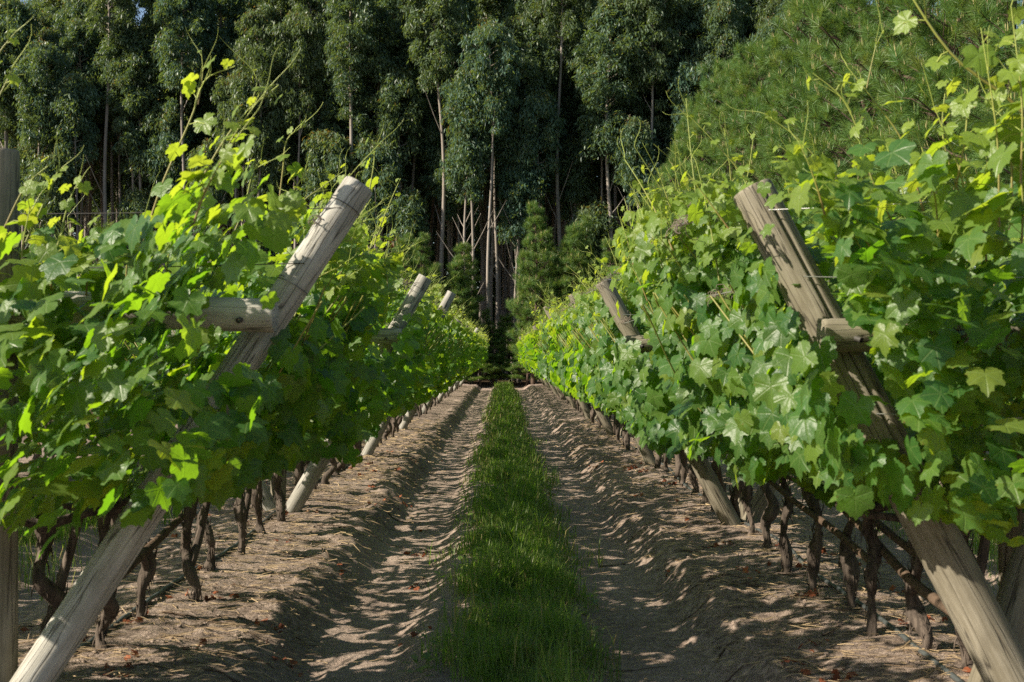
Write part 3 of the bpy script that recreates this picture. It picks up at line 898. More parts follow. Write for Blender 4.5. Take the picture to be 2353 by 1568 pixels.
def build_frames():
    for row, sg, posts in (("left-hand", 1, YL), ("right-hand", -1, YR)):
        xr = -ROWX * sg
        for k, y in enumerate(posts):
            if y > ROW_Y1: break
            g0 = float(ground_z(xr, y))
            root = empty("vine_trellis", (xr, y, g0), frame_label(row, k, len(posts)), "vine trellis", f"post frames of the {row} row")
            rr = rng_(300 + k + (50 if sg < 0 else 0))
            sd, sgm = (44, 44) if k < 3 else (14, 14)
            if k == 0:
                B, T = NEAR_POSTS[0 if sg > 0 else 1][:2]
            elif k == 1:
                B, T = NEAR_POSTS[2 if sg > 0 else 3][:2]
            else:
                B = np.array([xr, y, -0.05])
                T = np.array([xr + sg * (1.10 + rr.normal(0, 0.05)), y + rr.normal(0, 0.08), 2.0 + rr.normal(0, 0.05)])
            if k == 2: T = np.array([-0.66, y, 2.16]) if sg > 0 else np.array([0.84, y, 2.08])
            B = B.copy(); B[2] = g0 - 0.12
            wood = (M["wood_pale"] if k == 0 else M["wood_grey"]) if sg > 0 else M["wood_brown"]
            r = (0.074, 0.066) if sg > 0 else (0.096, 0.086)
            if k > 0: r = (0.070, 0.062) if sg > 0 else (0.072, 0.064)
            gro = ((0.30, -1.0, 0.1), 0.055, 0.36, 0.75, 9.9) if (sg < 0 and k == 0) else ((rr.uniform(0, 6.28), 0.09, 0.14, 0.5, 9.9) if k < 4 else None)
            log("leaning_post", root, B, T, r[0], r[1], wood, 11 + k + (40 if sg < 0 else 0), gro, 64 if k == 0 else sd, sgm)
            # the other arm of the V leans away into the row
            Bo = B + np.array([0, 0.18, 0]); To = np.array([2 * xr - T[0] - sg * 0.1, T[1] + 0.2, T[2] - 0.02])
            Bo[0] = xr - sg * 0.05
            log("leaning_post", root, Bo, To, r[1], r[1] * 0.92, wood, 21 + k, None, 20, 14)
            up = np.array([xr - sg * 0.10, y + 0.32, g0 - 0.12])
            hup = 2.12 if (k == 0 and sg > 0) else 0.95
            if k == 0 and sg > 0: up = np.array([-1.97, 5.0, g0 - 0.12])
            if k == 0 and sg < 0: up = np.array([2.2, 5.45, g0 - 0.12])
            log("upright_post", root, up, up + np.array([0.015 * sg, 0, hup + 0.12]), 0.070, 0.064, M["wood_brown"], 31 + k, None, 24 if k < 3 else 10, 16)
            # crossbar, bolted to the front of the arms
            zc = 1.50 if sg > 0 else 1.43
            t = (zc - B[2]) / (T[2] - B[2])
            c = B + (T - B) * t
            bar_r = 0.068
            if k == 0 and sg > 0: A1, B1 = np.array([-0.885, 4.98, 1.50]), np.array([-2.75, 5.02, 1.57])
            elif k == 0: A1, B1 = np.array([1.245, 4.96, 1.425]), np.array([2.75, 5.06, 1.44])
            else: A1, B1 = np.array([c[0] + sg * 0.10, y - 0.13, zc]), np.array([2 * xr - c[0] - sg * 0.10, y - 0.10, zc + 0.03])
            log("crossbar", root, A1, B1, bar_r, bar_r * 0.95, wood, 61 + k, None, 32 if k < 3 else 12, 20)
            # wires across the V, from arm to arm
            wires = MB()
            base = np.array(root.location)
            for zz in ((1.93, 1.66, 1.12) if sg < 0 else (1.95, 1.72)):
                ta = (zz - B[2]) / (T[2] - B[2])
                a = B + (T - B) * ta + np.array([0, -r[1] * 1.02, 0])
                b = Bo + (To - Bo) * ta + np.array([0, -r[1], 0.03])
                if k == 0 and sg < 0 and zz > 1.9: b = np.array([2.3, 4.25, 1.95])
                if k == 0 and sg < 0 and zz < 1.9: b[1] -= 0.45
                s = np.linspace(0, 1, 14)[:, None]
                P = a + (b - a) * s + np.array([0, 0, -0.02]) * np.sin(s * 3.14)
                wires.add(*tube(P - base, 0.0022, 5))
            obj("cross_wire", wires.mesh("cross_wire", M["wire"] if sg < 0 else M["dark_wire"]), root)
            if k < 3:
                if sg > 0:
                    ring_wire(root, B, T, 0.955, r[1] * 1.07, 1, k)
                    ring_wire(root, B, T, 0.80, r[1] * 1.07, 1, k)
                bolt = MB().add(*tube(np.array([[A1[0] - sg * 0.13, A1[1] - bar_r - 0.018, A1[2] - 0.02], [A1[0] - sg * 0.115, A1[1] - bar_r + 0.01, A1[2] - 0.012]]) - base, [0.011, 0.011], 8))
                obj("bolt", bolt.mesh("bolt", M["dark_wire"]), root)
build_frames()

# long wires that run down the rows, with last year's dried tendrils on them
def long_wires():
    for row, sg, posts in (("left-hand", 1, YL), ("right-hand", -1, YR)):
        xr = -ROWX * sg
        for j, (zz, nm) in enumerate(((1.90, "top"), (1.60, "upper"), (1.15, "middle"))):
            f = zz / 2.02 * 1.12
            x = xr + sg * (f + 0.03)
            y = np.linspace(5.1, ROW_Y1, 120)
            r = rng_(90 + j)
            P = np.stack([x + 0.01 * np.sin(y * 2), y, zz + 0.012 * np.sin(y * 1.07 + j)], -1)
            mb = MB().add(*tube(P, 0.0022, 4))
            o = obj("trellis_wire", mb.mesh("trellis_wire", M["wire"]))
            tag(o, f"{nm} wire strung along the aisle side of the {row} vine row", "wire", f"trellis wires of the {row} row")
            tm = MB()
            for _ in range(170 if j < 2 else 60):
                y0 = 5.2 + 30 * r.random() ** 1.5
                c = np.array([x, y0, zz])
                n = 10
                th = np.linspace(0, r.uniform(5, 14), n)
                rad = r.uniform(0.006, 0.022)
                ax = np.linspace(0, r.uniform(-0.05, 0.05), n)
                d = r.normal(0, 0.03, 3) * np.linspace(0, 1, n)[:, None]
                Q = c + np.stack([rad * np.cos(th), ax, rad * np.sin(th)], -1) + d
                tm.add(*tube(Q, 0.0018, 3))
            obj("dried_tendrils", tm.mesh("dried_tendrils", M["tendril"]), o)["kind"] = "stuff"
        # drip hose on the ground beside the trunks
        y = np.linspace(4.0, ROW_Y1, 500)
        hx = xr + sg * (-0.03) + 0.035 * np.sin(y * 0.9) + 0.02 * np.sin(y * 2.3)
        P = np.stack([hx, y, ground_z(hx, y) + 0.012 + 0.006 * np.sin(y * 3)], -1)
        mb = MB().add(*tube(P, 0.0125, 8))
        o = obj("drip_hose", mb.mesh("drip_hose", M["hose"]))
        tag(o, f"thin dark drip irrigation hose lying along the trunks of the {row} vine row", "hose", "drip hoses")
long_wires()

# ------------------------------------------------------------------ grass strip, straw, dead leaves, twigs, clods
def grass(name, label, x0, x1, ys, ye, n, seed, hmul=1.0):
    r = rng_(seed)
    y = ys * (ye / ys) ** r.random(n)
    c, hw = 0.5 * (x0 + x1), 0.5 * (x1 - x0)
    edge = 1.0 + 0.8 * fbm(y * 1.3, y * 0 + seed, 3, 8)
    x = c + hw * edge * np.clip(r.normal(0, 0.48, n), -1.35, 1.35) + 0.06 * fbm(y * 0.4, y * 0, 2, 2)
    dens = fbm(x * 2.6, y * 1.6, 3, 14 + seed)
    keep = dens > -0.22 - 0.25 * r.random(n)
    x, y, dens = x[keep], y[keep], dens[keep]
    n = len(x)
    lod = np.clip(y / 7.0, 1, 6)
    h = (0.085 + 0.12 * r.random(n) ** 1.6 + 0.10 * np.clip(dens, -0.3, 0.6)) * hmul * (1 + 0.9 * (r.random(n) < 0.03)) * np.clip(1.0 + 1.3 * fbm(x * 3.2 + seed, y * 2.1, 2, 44), 0.45, 1.7)
    h = np.maximum(h, 0.04)
    w = 0.0021 * lod ** 0.75 * r.uniform(0.7, 1.5, n)
    az = r.uniform(0, 6.283, n)
    d = np.stack([np.cos(az), np.sin(az), 0 * az], -1)
    pr = np.stack([-np.sin(az), np.cos(az), 0 * az], -1)
    lean = r.uniform(0.15, 1.15, n)[:, None]
    p = np.stack([x, y, ground_z(x, y) - 0.005], -1)
    up = np.array([0, 0, 1.0])
    h_, w_ = h[:, None], w[:, None]
    m1 = p + up * h_ * 0.55 + d * h_ * lean * 0.22
    tip = p + up * h_ * (1.0 - 0.35 * lean ** 2) + d * h_ * lean * 0.75
    V = np.stack([p - pr * w_, p + pr * w_, m1 - pr * w_ * 0.85, m1 + pr * w_ * 0.85, tip], 1)
    F4 = np.array([[0, 1, 3, 2]])[None] + (np.arange(n) * 5)[:, None, None]
    F3 = np.array([[2, 3, 4]])[None] + (np.arange(n) * 5)[:, None, None]
    rn = np.clip(r.random(n) * 0.8 + 0.25 * (dens < -0.15) + 0.9 * (r.random(n) < 0.05 + 0.10 * (np.abs(x - c) > 0.75 * hw)), 0, 1)
    mb = MB().add(V.reshape(-1, 3), F4.reshape(-1, 4), rnd=np.repeat(rn, 5))
    mb.F3.append(F3.reshape(-1, 3))
    tag(obj(name, mb.mesh(name, M["grass"], False)), label, "grass", kind="stuff")
grass("grass", "strip of green grass growing down the middle of the aisle", -0.24, 0.42, 4.6, 58, 90000, 1)
grass("grass", "patch of green grass in the next aisle beyond the left-hand row", -4.2, -3.1, 5.0, 58, 26000, 2, 1.4)
grass("grass", "thin green grass in the next aisle beyond the right-hand row", 3.2, 4.2, 5.0, 58, 18000, 3)

def weeds():
    r = rng_(66)
    mb = MB()
    pos, N, T, sz = [], [], [], []
    for _ in range(170):
        y = 4.7 * (22 / 4.7) ** r.random()
        x = 0.08 + r.choice([-1, 1]) * r.uniform(0.05, 0.48)
        b = np.array([x, y, float(ground_z(x, y))])
        for k in range(r.integers(4, 9)):
            a = k * 2.4 + r.normal(0, 0.3)
            d = np.array([math.cos(a), math.sin(a), r.uniform(0.2, 0.8)])
            L = r.uniform(0.025, 0.06)
            pos.append(b + d * L + [0, 0, r.uniform(0.01, 0.07)]); N.append([-0.3 * d[0], -0.3 * d[1], 1.0]); T.append(d); sz.append(L * 1.3)
    n = len(pos)
    w = np.array([[0, -0.5, 0], [0.26, -0.1, 0.05], [0.16, 0.3, 0.03], [0, 0.5, -0.06], [-0.16, 0.3, 0.03], [-0.26, -0.1, 0.05]])
    scatter(mb, [(w, np.array([[0, 1, 5], [1, 2, 5], [2, 4, 5], [2, 3, 4]]))], np.array(pos), np.array(N), np.array(T), np.array(sz), r, rnd=r.random(n) * 0.75)
    tag(obj("weeds", mb.mesh("weeds", M["grass"], False)), "small broad-leaved weeds along the edges of the grass strip", "weeds", kind="stuff")
weeds()

def litter_xy(r, n, near=4.6, far=26, spread=2.7):
    y = near * (far / near) ** r.random(n)
    x = r.uniform(-spread, spread, n)
    xa = np.abs(x)
    p = 0.13 + 0.87 * sstep(0.85, 1.15, xa)
    p = p * np.where(xa < 0.42, 0.15, 1.0) * (0.5 + 1.2 * np.clip(fbm(x * 1.5, y * 1.0, 3, 61) + 0.3, 0, 1))
    k = r.random(n) < p
    return x[k], y[k]

def build_litter():
    r = rng_(70)
    x, y = litter_xy(r, 15000)
    n = len(x)
    L = r.uniform(0.03, 0.13, n) * np.where(r.random(n) < 0.1, 1.8, 1)
    az = r.normal(0.15, 0.75, n)
    d = np.stack([np.cos(az), np.sin(az), r.normal(0, 0.12, n)], -1)
    pr = np.stack([-np.sin(az), np.cos(az), 0 * az], -1)
    w = (0.0013 * np.clip(y / 7, 1, 3) * r.uniform(0.6, 1.6, n))[:, None]
    c = np.stack([x, y, ground_z(x, y) + 0.006 + 0.012 * r.random(n)], -1)
    bend = pr * (r.normal(0, 0.14, n) * L)[:, None] + np.array([0, 0, 1]) * (r.uniform(0, 0.10, n) * L)[:, None]
    a, b = c - d * L[:, None] / 2, c + d * L[:, None] / 2
    for e in (a, b): e[:, 2] = np.maximum(e[:, 2], ground_z(e[:, 0], e[:, 1]) + 0.003)
    m = c + bend
    pv = pr + np.array([0, 0, 0.6])
    V = np.stack([a - pv * w, a + pv * w, m - pv * w, m + pv * w, b - pv * w, b + pv * w], 1)
    F = np.array([[0, 1, 3, 2], [2, 3, 5, 4]])[None] + (np.arange(n) * 6)[:, None, None]
    mb = MB().add(V.reshape(-1, 3), F.reshape(-1, 4), rnd=np.repeat(r.random(n), 6))
    tag(obj("straw", mb.mesh("straw", M["straw"], False)), "thin dry straw scattered over the sandy banks and tracks", "straw", kind="stuff")
    # curled dead leaves in small drifts
    x, y = litter_xy(r, 230, 4.8, 20)
    xs, ys = [], []
    for a, b in zip(x, y):
        k = r.integers(1, 9)
        xs += list(a + r.normal(0, 0.05, k)); ys += list(b + r.normal(0, 0.06, k))
    xs, ys = np.array(xs), np.array(ys)
    n = len(xs)
    mb = MB()
    scatter(mb, LEAF[1], np.stack([xs, ys, ground_z(xs, ys) + 0.012], -1), np.array([0, 0, 1.0]) + r.normal(0, 0.5, (n, 3)), r.normal(0, 1, (n, 3)), r.uniform(0.014, 0.036, n), r, rnd=r.random(n))
    tag(obj("dead_leaves", mb.mesh("dead_leaves", M["dead_leaf"], False)), "small drifts of curled red-brown dead leaves on the soil", "dead leaves", kind="stuff")
    # prunings
    x, y = litter_xy(r, 420, 4.8, 22)
    mb = MB()
    for a, b in zip(x, y):
        L = r.uniform(0.06, 0.32); az = r.normal(0, 0.7)
        q = np.linspace(-0.5, 0.5, 7)
        X = a + q * L * math.cos(az) + 0.02 * np.sin(q * r.uniform(2, 7)); Y = b + q * L * math.sin(az) + r.normal(0, 0.05) * q ** 2
        mb.add(*tube(np.stack([X, Y, ground_z(X, Y) + 0.007], -1), np.linspace(0.0045, 0.002, 7) * r.uniform(0.6, 1.3), 5))
    tag(obj("twigs", mb.mesh("twigs", M["cane"])), "dark broken prunings and twigs lying on the tracks and banks", "twigs", kind="stuff")
    # clods of soil
    t = (1 + 5 ** .5) / 2
    iv = nrm(np.array([[-1, t, 0], [1, t, 0], [-1, -t, 0], [1, -t, 0], [0, -1, t], [0, 1, t], [0, -1, -t], [0, 1, -t], [t, 0, -1], [t, 0, 1], [-t, 0, -1], [-t, 0, 1]], float))
    ifc = np.array([[0, 11, 5], [0, 5, 1], [0, 1, 7], [0, 7, 10], [0, 10, 11], [1, 5, 9], [5, 11, 4], [11, 10, 2], [10, 7, 6], [7, 1, 8], [3, 9, 4], [3, 4, 2], [3, 2, 6], [3, 6, 8], [3, 8, 9], [4, 9, 5], [2, 4, 11], [6, 2, 10], [8, 6, 7], [9, 8, 1]])
    tm = []
    for k in range(6):
        tm.append((iv * rng_(k).uniform(0.6, 1.15, (12, 1)) * [1, 1, 0.7], ifc))
    x, y = litter_xy(r, 9000, 4.6, 24)
    n = len(x)
    mb = MB()
    scatter(mb, tm, np.stack([x, y, ground_z(x, y) + 0.002], -1), np.array([0, 0, 1.0]) + r.normal(0, 0.3, (n, 3)), r.normal(0, 1, (n, 3)), 0.004 + 0.014 * r.random(n) ** 4, r, litter=r.random(n) * 0.6)
    tag(obj("soil_clods", mb.mesh("soil_clods", M["soil"])), "loose crumbs and clods of sandy soil along the tracks", "soil clods", kind="stuff")
build_litter()

# ------------------------------------------------------------------ trees
EUC_LEAF = []
for k in range(4):
    w = 0.11 + 0.02 * k; b = 0.10 * (k - 1.5)
    EUC_LEAF.append((np.array([[0, -0.5, 0], [w + b * 0.3, -0.1, 0.03], [b, 0.5, -0.05], [-w + b * 0.3, -0.05, 0.03]]), np.array([[0, 1, 2, 3]])))

def euc_meshes(seed, H, hb, R):
    """a slim plantation eucalyptus: trunk with bare lower branches, and a clumpy drooping crown"""
    r = rng_(seed)
    wood, crown = MB(), MB()
    n = 18
    z = np.linspace(-0.1, H * 0.97, n)
    lean = r.normal(0, 0.25, 2)
    ph = r.uniform(0, 6, 2)
    ax = np.stack([lean[0] * np.clip(z / H, 0, 1) ** 1.5 + 0.10 * np.sin(z * 0.5 + ph[0]), lean[1] * np.clip(z / H, 0, 1) ** 1.5 + 0.10 * np.sin(z * 0.43 + ph[1]), z], -1)
    ax[:, :2] -= ax[0, :2]
    r0 = 0.0042 * H + 0.022
    wood.add(*tube(ax, r0 * (1 - 0.85 * np.clip(z / H, 0, 1)) + 0.012, 9))
    def on(zz): return np.array([np.interp(zz, z, ax[:, 0]), np.interp(zz, z, ax[:, 1]), zz])
    for _ in range(r.integers(3, 8)):                 # dead lower limbs
        zz = r.uniform(0.25 * H, hb)
        az = r.uniform(0, 6.28); L = r.uniform(0.8, 2.6)
        d = np.array([math.cos(az) * 0.55, math.sin(az) * 0.55, 0.85])
        p = on(zz)
        wood.add(*tube(np.array([p, p + d * L * 0.5 + [0, 0, -0.06], p + d * L]), [0.028, 0.02, 0.008], 5))
    cl = []
    nb = int(16 + (H - hb) * 7.0)
    for k in range(nb):
        t = (k + r.random()) / nb
        zz = hb + (H - hb) * t
        prof = (0.55 + 0.45 * math.sin(min(1, t / 0.55) * 1.57)) if t < 0.55 else max(0.10, 1 - ((t - 0.55) / 0.47) ** 1.6)
        L = R * prof * r.uniform(0.55, 1.12)
        az = k * 2.399 + r.normal(0, 0.5)
        d = np.array([math.cos(az), math.sin(az), 0])
        p = on(min(zz, H * 0.96))
        e = p + d * L + np.array([0, 0, L * r.uniform(0.35, 0.8)])
        wood.add(*tube(np.array([p, 0.5 * (p + e) + [0, 0, -0.08], e]), [0.03, 0.02, 0.008], 5))
        cl.append((e, r.uniform(0.26, 0.50)))
        if L > 0.9: cl.append((p + (e - p) * r.uniform(0.45, 0.7) + r.normal(0, 0.12, 3), r.uniform(0.24, 0.42)))
        if r.random() < 0.16: cl.append((p + d * L * 0.9 + [0, 0, -r.uniform(0.5, 1.2)], 0.35))
    cl.append((np.array([*on(H * 0.96)[:2], H * 0.97]), 0.5))
    dead = r.random(len(cl)) < 0.012
    for i, (c, cr) in enumerate(cl):
        m = int(560 * cr)
        u = nrm(r.normal(0, 1, (m, 3))) * (r.random(m) ** 0.6 + 0.25 * np.abs(r.normal(0, 1, m)))[:, None] * cr * np.array([1, 1, 0.9]) * r.uniform(0.8, 1.25, 3)
        u[:, 2] -= 0.30 * (u[:, 0] ** 2 + u[:, 1] ** 2) / cr
        pos = c + u
        T = np.array([0, 0, -1.15]) + u * 0.6 / cr + r.normal(0, 0.42, (m, 3))
        N = nrm(u) * 0.55 + r.normal(0, 0.65, (m, 3)) + np.array([0, 0, 0.35])
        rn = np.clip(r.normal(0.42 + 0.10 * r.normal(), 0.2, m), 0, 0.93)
        rn = np.clip(rn + 0.55 * sstep(0.74, 1.0, (pos[:, 2] - hb) / (H - hb)) * r.random(m), 0, 0.95)      # yellower towards the crown top: top light put into the leaf colour
        if dead[i] and c[2] < hb + 0.4 * (H - hb): rn = np.where(r.random(m) < 0.6, 1.0, rn)
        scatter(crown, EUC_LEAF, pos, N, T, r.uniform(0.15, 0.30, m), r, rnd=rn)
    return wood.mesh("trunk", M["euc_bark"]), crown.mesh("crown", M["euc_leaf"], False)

def needle_tuft(seed, n, spread):
    """a bottlebrush tuft of pine needles around +y"""
    r = rng_(seed)
    s = r.random(n)
    th = r.uniform(0, 6.283, n)
    op = r.uniform(0.25, spread, n)
    d = np.stack([np.cos(th) * np.sin(op), np.cos(op), np.sin(th) * np.sin(op)], -1)
    base = np.stack([0 * s, -0.55 + 0.75 * s, 0 * s], -1)
    L = r.uniform(0.7, 1.05, n)[:, None]
    tip = base + d * L + np.array([0, 0, 0]) 
    side = nrm(np.cross(d, r.normal(0, 1, (n, 3)))) * 0.0125
    mid = base + d * L * 0.55
    V = np.stack([base - side * 0.5, base + side * 0.5, mid + side, tip, mid - side], 1).reshape(-1, 3)
    F = (np.array([[0, 1, 2, 4]])[None] + (np.arange(n) * 5)[:, None, None]).reshape(-1, 4)
    F2 = (np.array([[4, 2, 3]])[None] + (np.arange(n) * 5)[:, None, None]).reshape(-1, 3)
    F3 = np.concatenate([F[:, [0, 1, 2]], F[:, [0, 2, 3]], F2])
    return V, F3
TUFT = [needle_tuft(k, 100, 1.3) for k in range(4)]
TUFT_S = [needle_tuft(10 + k, 50, 1.25) for k in range(3)]

def pine_meshes(seed, H, R, base, nb, tufts, tsize, bare=0.0, conical=1.0):
    """a pine: trunk and whorled limbs, tufted crown, pale upright candles, a few cones"""
    r = rng_(seed)
    wood, crown, candle, cone = MB(), MB(), MB(), MB()
    z = np.linspace(-0.1, H, 12)
    ax = np.stack([0.10 * np.sin(z * 0.4 + seed), 0.10 * np.cos(z * 0.5 + seed), z], -1)
    ax[:, :2] -= ax[0, :2]
    wood.add(*tube(ax, 0.012 * H * (1 - 0.93 * np.clip(z / H, 0, 1)) + 0.01, 9))
    def on(zz): return np.array([np.interp(zz, z, ax[:, 0]), np.interp(zz, z, ax[:, 1]), zz])
    pos, T, big = [], [], []
    for k in range(nb):
        t = (k + r.random()) / nb
        nw = nb / 5.5
        zz = base + (H - base) * ((math.floor(t * nw) + 0.30 * r.random()) / nw) ** 0.9
        prof = (1 - t ** 1.5 * 0.93) ** conical * (0.75 + 0.25 * min(1, t / 0.15))
        L = max(0.25, R * prof * r.uniform(0.62, 1.12))
        az = k * 2.399 + r.normal(0, 0.35)
        d = np.array([math.cos(az), math.sin(az), 0])
        p = on(min(zz, H - 0.2))
        rise = r.uniform(0.15, 0.55) + 0.5 * t
        e = p + d * L + np.array([0, 0, L * rise])
        m = 0.5 * (p + e) + np.array([0, 0, -0.10 * L])
        wood.add(*tube(np.array([p, m, e]), [0.02 + 0.008 * L, 0.012 + 0.006 * L, 0.008], 5))
        dirv = nrm(e - m)
        pos.append(e); T.append(dirv + [0, 0, 0.7]); big.append(1.0)
        for q in range(max(2, int(tufts * L))):
            s = r.uniform(0.35, 1.0)
            b = (p * (1 - s) ** 2 + 2 * m * s * (1 - s) + e * s * s)
            perp = np.array([-d[1], d[0], 0]) * r.choice([-1, 1])
            l2 = r.uniform(0.12, 0.42) * L * (1.25 - s) + 0.12
            tip = b + perp * l2 + d * l2 * 0.5 + np.array([0, 0, r.uniform(-0.05, 0.55) * l2 + r.uniform(0, 0.15)])
            if r.random() < 0.6: wood.add(*tube(np.array([b, tip]), [0.010, 0.006], 4))
            pos.append(tip); T.append(nrm(tip - b) * 0.7 + [0, 0, 0.75] + r.normal(0, 0.15, 3)); big.append(r.uniform(0.7, 1.0))
    pos.append(on(H)); T.append(np.array([0, 0, 1.0])); big.append(1.0)
    pos, T, big = np.array(pos), np.array(T), np.array(big)
    m = len(pos)
    rn = np.clip(r.normal(0.5, 0.2, m), 0, 0.95)
    scatter(crown, TUFT if tsize > 0.3 else TUFT_S, pos, r.normal(0, 1, (m, 3)) + 0.01, T, tsize * big, r, rnd=rn)
    for i in range(m):
        if r.random() < 0.55:
            dd = nrm(T[i] * 0.35 + [0, 0, 1.0])
            for _ in range(r.integers(1, 4)):
                p = pos[i] + dd * tsize * 0.15 + r.normal(0, 0.02, 3)
                h = r.uniform(0.10, 0.22) * (1 if H > 9 else 0.9)
                candle.add(*tube(np.array([p, p + dd * h * 0.6, p + dd * h]), [0.012, 0.010, 0.003], 5))
        elif r.random() < 0.04:
            p = pos[i] - nrm(T[i]) * tsize * 0.6
            q = np.linspace(0, 1, 8)
            cone.add(*tube(p + np.stack([0 * q, 0 * q, -q * 0.12], -1), 0.045 * np.sin(q * 2.6 + 0.35) * (1 + 0.25 * (np.arange(8) % 2)), 8))
    parts = [("trunk", wood.mesh("trunk", M["pine_bark"])), ("crown", crown.mesh("crown", M["pine_needle"], False)), ("candles", candle.mesh("candles", M["candle"]))]
    if cone.n: parts.append(("cones", cone.mesh("cones", M["cone"])))
    return parts

def plant(name, parts, x, y, rot, sc, label, cat, group):
    o = empty(name, (x, y, float(ground_z(x, y))), label, cat, group)
    o.rotation_euler = (0, 0, rot)
    o.scale = (sc[0], sc[0], sc[1])
    for nm, me in parts:
        c = obj(nm, me, o)
        if nm in ("candles", "cones"): c["kind"] = "stuff"
    return o

def forest():
    specs = [(9.0, 6.0, 0.8), (11.0, 7.6, 0.9), (13.0, 9.2, 0.95), (15.0, 10.6, 1.05), (17.0, 12.0, 1.1), (19.5, 14.0, 1.2), (21.5, 15.2, 1.25), (23.5, 16.5, 1.35), (20, 11.5, 1.25), (24.5, 15, 1.4), (18.0, 10, 1.15), (22.5, 12.5, 1.35)]
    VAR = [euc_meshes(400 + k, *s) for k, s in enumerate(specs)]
    r = rng_(88)
    # front of the forest: smaller, lower-crowned trees between taller ones
    front = []
    x = -27.0
    k = 0
    while x < 16:
        front.append((x, 61.2 - 0.17 * x + r.uniform(-0.8, 1.4)))
        x += r.uniform(0.9, 1.4)
    lowhi = [0, 6, 2, 4, 1, 3, 7, 0, 8, 2, 5, 1, 3, 10, 0, 4, 2, 9, 1, 3]
    words = ["low round crown", "small oval crown", "short leafy crown", "mid-height crown", "tall narrow crown", "tall crown", "tall dense crown", "very tall crown", "deep drooping crown", "very tall deep crown", "long leafy crown", "tall hanging crown"]
    for i, (fx, fy) in enumerate(front):
        v = lowhi[i % len(lowhi)]
        px = int(1155 + fx * FPX / fy)
        side = "left" if px < 800 else ("middle" if px < 1500 else "right")
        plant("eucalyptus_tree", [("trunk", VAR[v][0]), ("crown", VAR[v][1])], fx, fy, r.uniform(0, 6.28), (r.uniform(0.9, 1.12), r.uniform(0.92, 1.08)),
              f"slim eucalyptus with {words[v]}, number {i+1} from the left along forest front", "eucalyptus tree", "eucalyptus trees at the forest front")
    rw = rng_(91)
    n = 150000
    wx, wy = rw.uniform(-46, 34, n), rw.uniform(95, 108, n)
    wz = rw.uniform(0, 19, n)
    k = fbm(wx * 0.45, wz * 0.35, 3, 71) + 0.5 * fbm(wy * 0.5, wx * 0.5, 2, 72) > -0.55
    wx, wy, wz = wx[k], wy[k], wz[k]
    n = len(wx)
    mb = MB()
    scatter(mb, EUC_LEAF, np.stack([wx, wy + 3 * fbm(wx * 0.4, wz * 0.3, 2, 73), wz], -1), rw.normal(0, 1, (n, 3)) + [0, -0.4, 0.3], rw.normal(0, 0.6, (n, 3)) + [0, 0, -1], rw.uniform(0.5, 1.0, n), rw, rnd=np.clip(rw.normal(0.4, 0.2, n), 0, 0.9))
    tag(obj("far_wood", mb.mesh("far_wood", M["euc_leaf"], False)), "dark mass of more distant wood closing the gaps behind the eucalyptus trunks", "wood", kind="stuff")
    for ex, ey, ev in ((-1.45, 60.4, 3), (-0.52, 59.8, 4), (0.72, 61.0, 2), (1.25, 62.0, 4)):
        plant("eucalyptus_tree", [("trunk", VAR[ev][0]), ("crown", VAR[ev][1])], ex, ey, r.uniform(0, 6.28), (0.95, 1.0),
              "tall eucalyptus with a bare trunk standing at the end of the aisle", "eucalyptus tree", "eucalyptus trees at the end of the aisle")
    for j in range(13):
        y0 = 63.4 + 2.1 * j + (3.0 if j > 7 else 0)
        x = -28.0 - j * 0.9 + r.uniform(0, 1.5)
        while x < 17 + j * 0.6:
            v = r.choice([2, 3, 4, 4, 5, 5, 6, 7, 9, 11] if j < 3 else ([6, 7, 9, 11, 9, 8, 10] if j < 8 else [0, 1, 2, 6, 9, 11, 10]))
            s = r.uniform(0.78, 1.02) if j < 3 else r.uniform(1.0, 1.14)
            lab = "tall eucalyptus just behind the front trunks of the dark forest" if j < 3 else "tall eucalyptus deep inside the dark forest"
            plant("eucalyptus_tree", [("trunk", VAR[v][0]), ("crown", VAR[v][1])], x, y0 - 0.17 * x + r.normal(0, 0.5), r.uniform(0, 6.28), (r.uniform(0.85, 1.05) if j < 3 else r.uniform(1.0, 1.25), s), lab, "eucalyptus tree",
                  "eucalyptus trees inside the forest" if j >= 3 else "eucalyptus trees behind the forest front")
            x += r.uniform(1.05, 1.65) if j < 3 else r.uniform(2.7, 4.6)
forest()

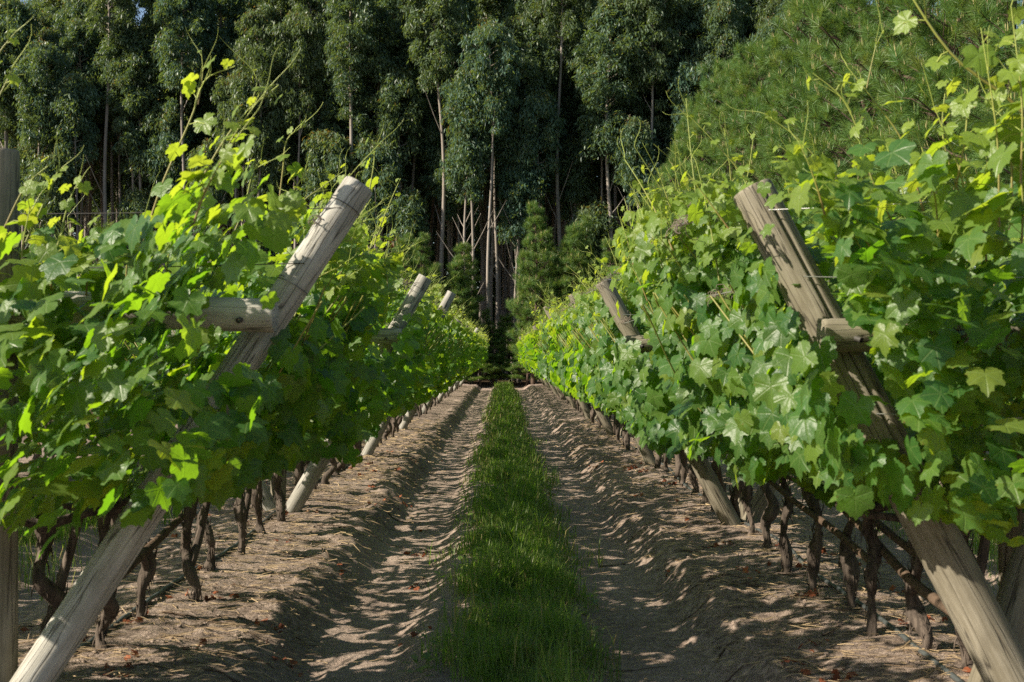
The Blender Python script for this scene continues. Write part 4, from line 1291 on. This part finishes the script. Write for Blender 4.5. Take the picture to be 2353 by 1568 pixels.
def pines():
    r = rng_(99)
    yv = [pine_meshes(600 + k, h, rr, b, nb, 8.0, 0.33, conical=1.05) for k, (h, rr, b, nb) in enumerate(((8.6, 1.45, 1.2, 84), (7.0, 1.35, 0.8, 72), (7.8, 1.5, 1.8, 72), (6.0, 1.15, 0.5, 62)))]
    spots = [(-21.5, 58.6, 1), (-18.6, 59.0, 0), (-15.8, 58.8, 3), (-13.2, 59.2, 0), (-10.6, 58.6, 1), (-8.0, 59.4, 2), (-5.6, 58.8, 1), (-4.3, 58.7, 0), (-3.0, 59.0, 3), (-1.9, 60.2, 1), (1.35, 58.9, 0), (3.0, 59.0, 2), (4.6, 58.7, 0), (5.7, 58.8, 1), (6.9, 59.3, 0), (2.1, 60.4, 2), (-1.0, 59.4, 3), (0.35, 60.6, 3), (1.1, 59.3, 3), (-0.4, 60.0, 3)]
    spots = sorted(spots[:16] + [(-12.0, 60.0, 2), (-9.2, 60.2, 0), (-6.8, 60.4, 2), (-3.7, 60.6, 0), (-2.3, 59.4, 1), (2.5, 59.5, 1), (3.8, 60.3, 0), (5.2, 60.2, 2), (6.3, 60.4, 1)]) + spots[16:]
    NS = len(spots) - 4
    for i, (x, y, v) in enumerate(spots):
        y -= 0.17 * x + 1.6
        plant("young_pine", yv[v], x, y, r.uniform(0, 6.28), (r.uniform(0.85, 1.05), r.uniform(0.74, 0.95)) if i < NS else (0.8, r.uniform(0.4, 0.55)),
              f"young tufted pine before the eucalyptus trunks, number {i+1} counted from the left" if i < NS else "low young pine seen among the trunks down the end of the aisle", "pine tree", "young pines below the eucalyptus forest")
    bv = [pine_meshes(700 + k, h, rr, 1.2, 132, 4.4, 0.40, conical=0.75) for k, (h, rr) in enumerate(((13.0, 3.1), (12.0, 2.9), (14.0, 3.3)))]
    big = [(7.5, 56.2, 1, 0.80), (8.5, 54.8, 1, 1.0), (9.3, 52.5, 0, 1.02), (9.6, 47.5, 2, 0.92), (10.2, 42.5, 1, 1.1), (10.4, 37.0, 0, 1.08), (10.8, 32.0, 2, 1.0), (11.0, 27.0, 0, 1.0), (11.2, 22.0, 1, 1.0), (14.5, 35.0, 2, 1.05), (15.0, 29.0, 0, 1.1), (14.2, 41.0, 1, 1.15), (13.5, 47.0, 2, 1.0)]
    for i, (x, y, v, s) in enumerate(big):
        where = f"{ORD[8 - i]} from the right of the front line" if i < 9 else f"{ORD[i - 9]} behind the front line"
        plant("pine_tree", bv[v], x, y, r.uniform(0, 6.28), (1.0 if i > 1 else 0.85, s), f"big sunlit pine beyond the right-hand vines, {where}", "pine tree", "big pines on the right")
pines()
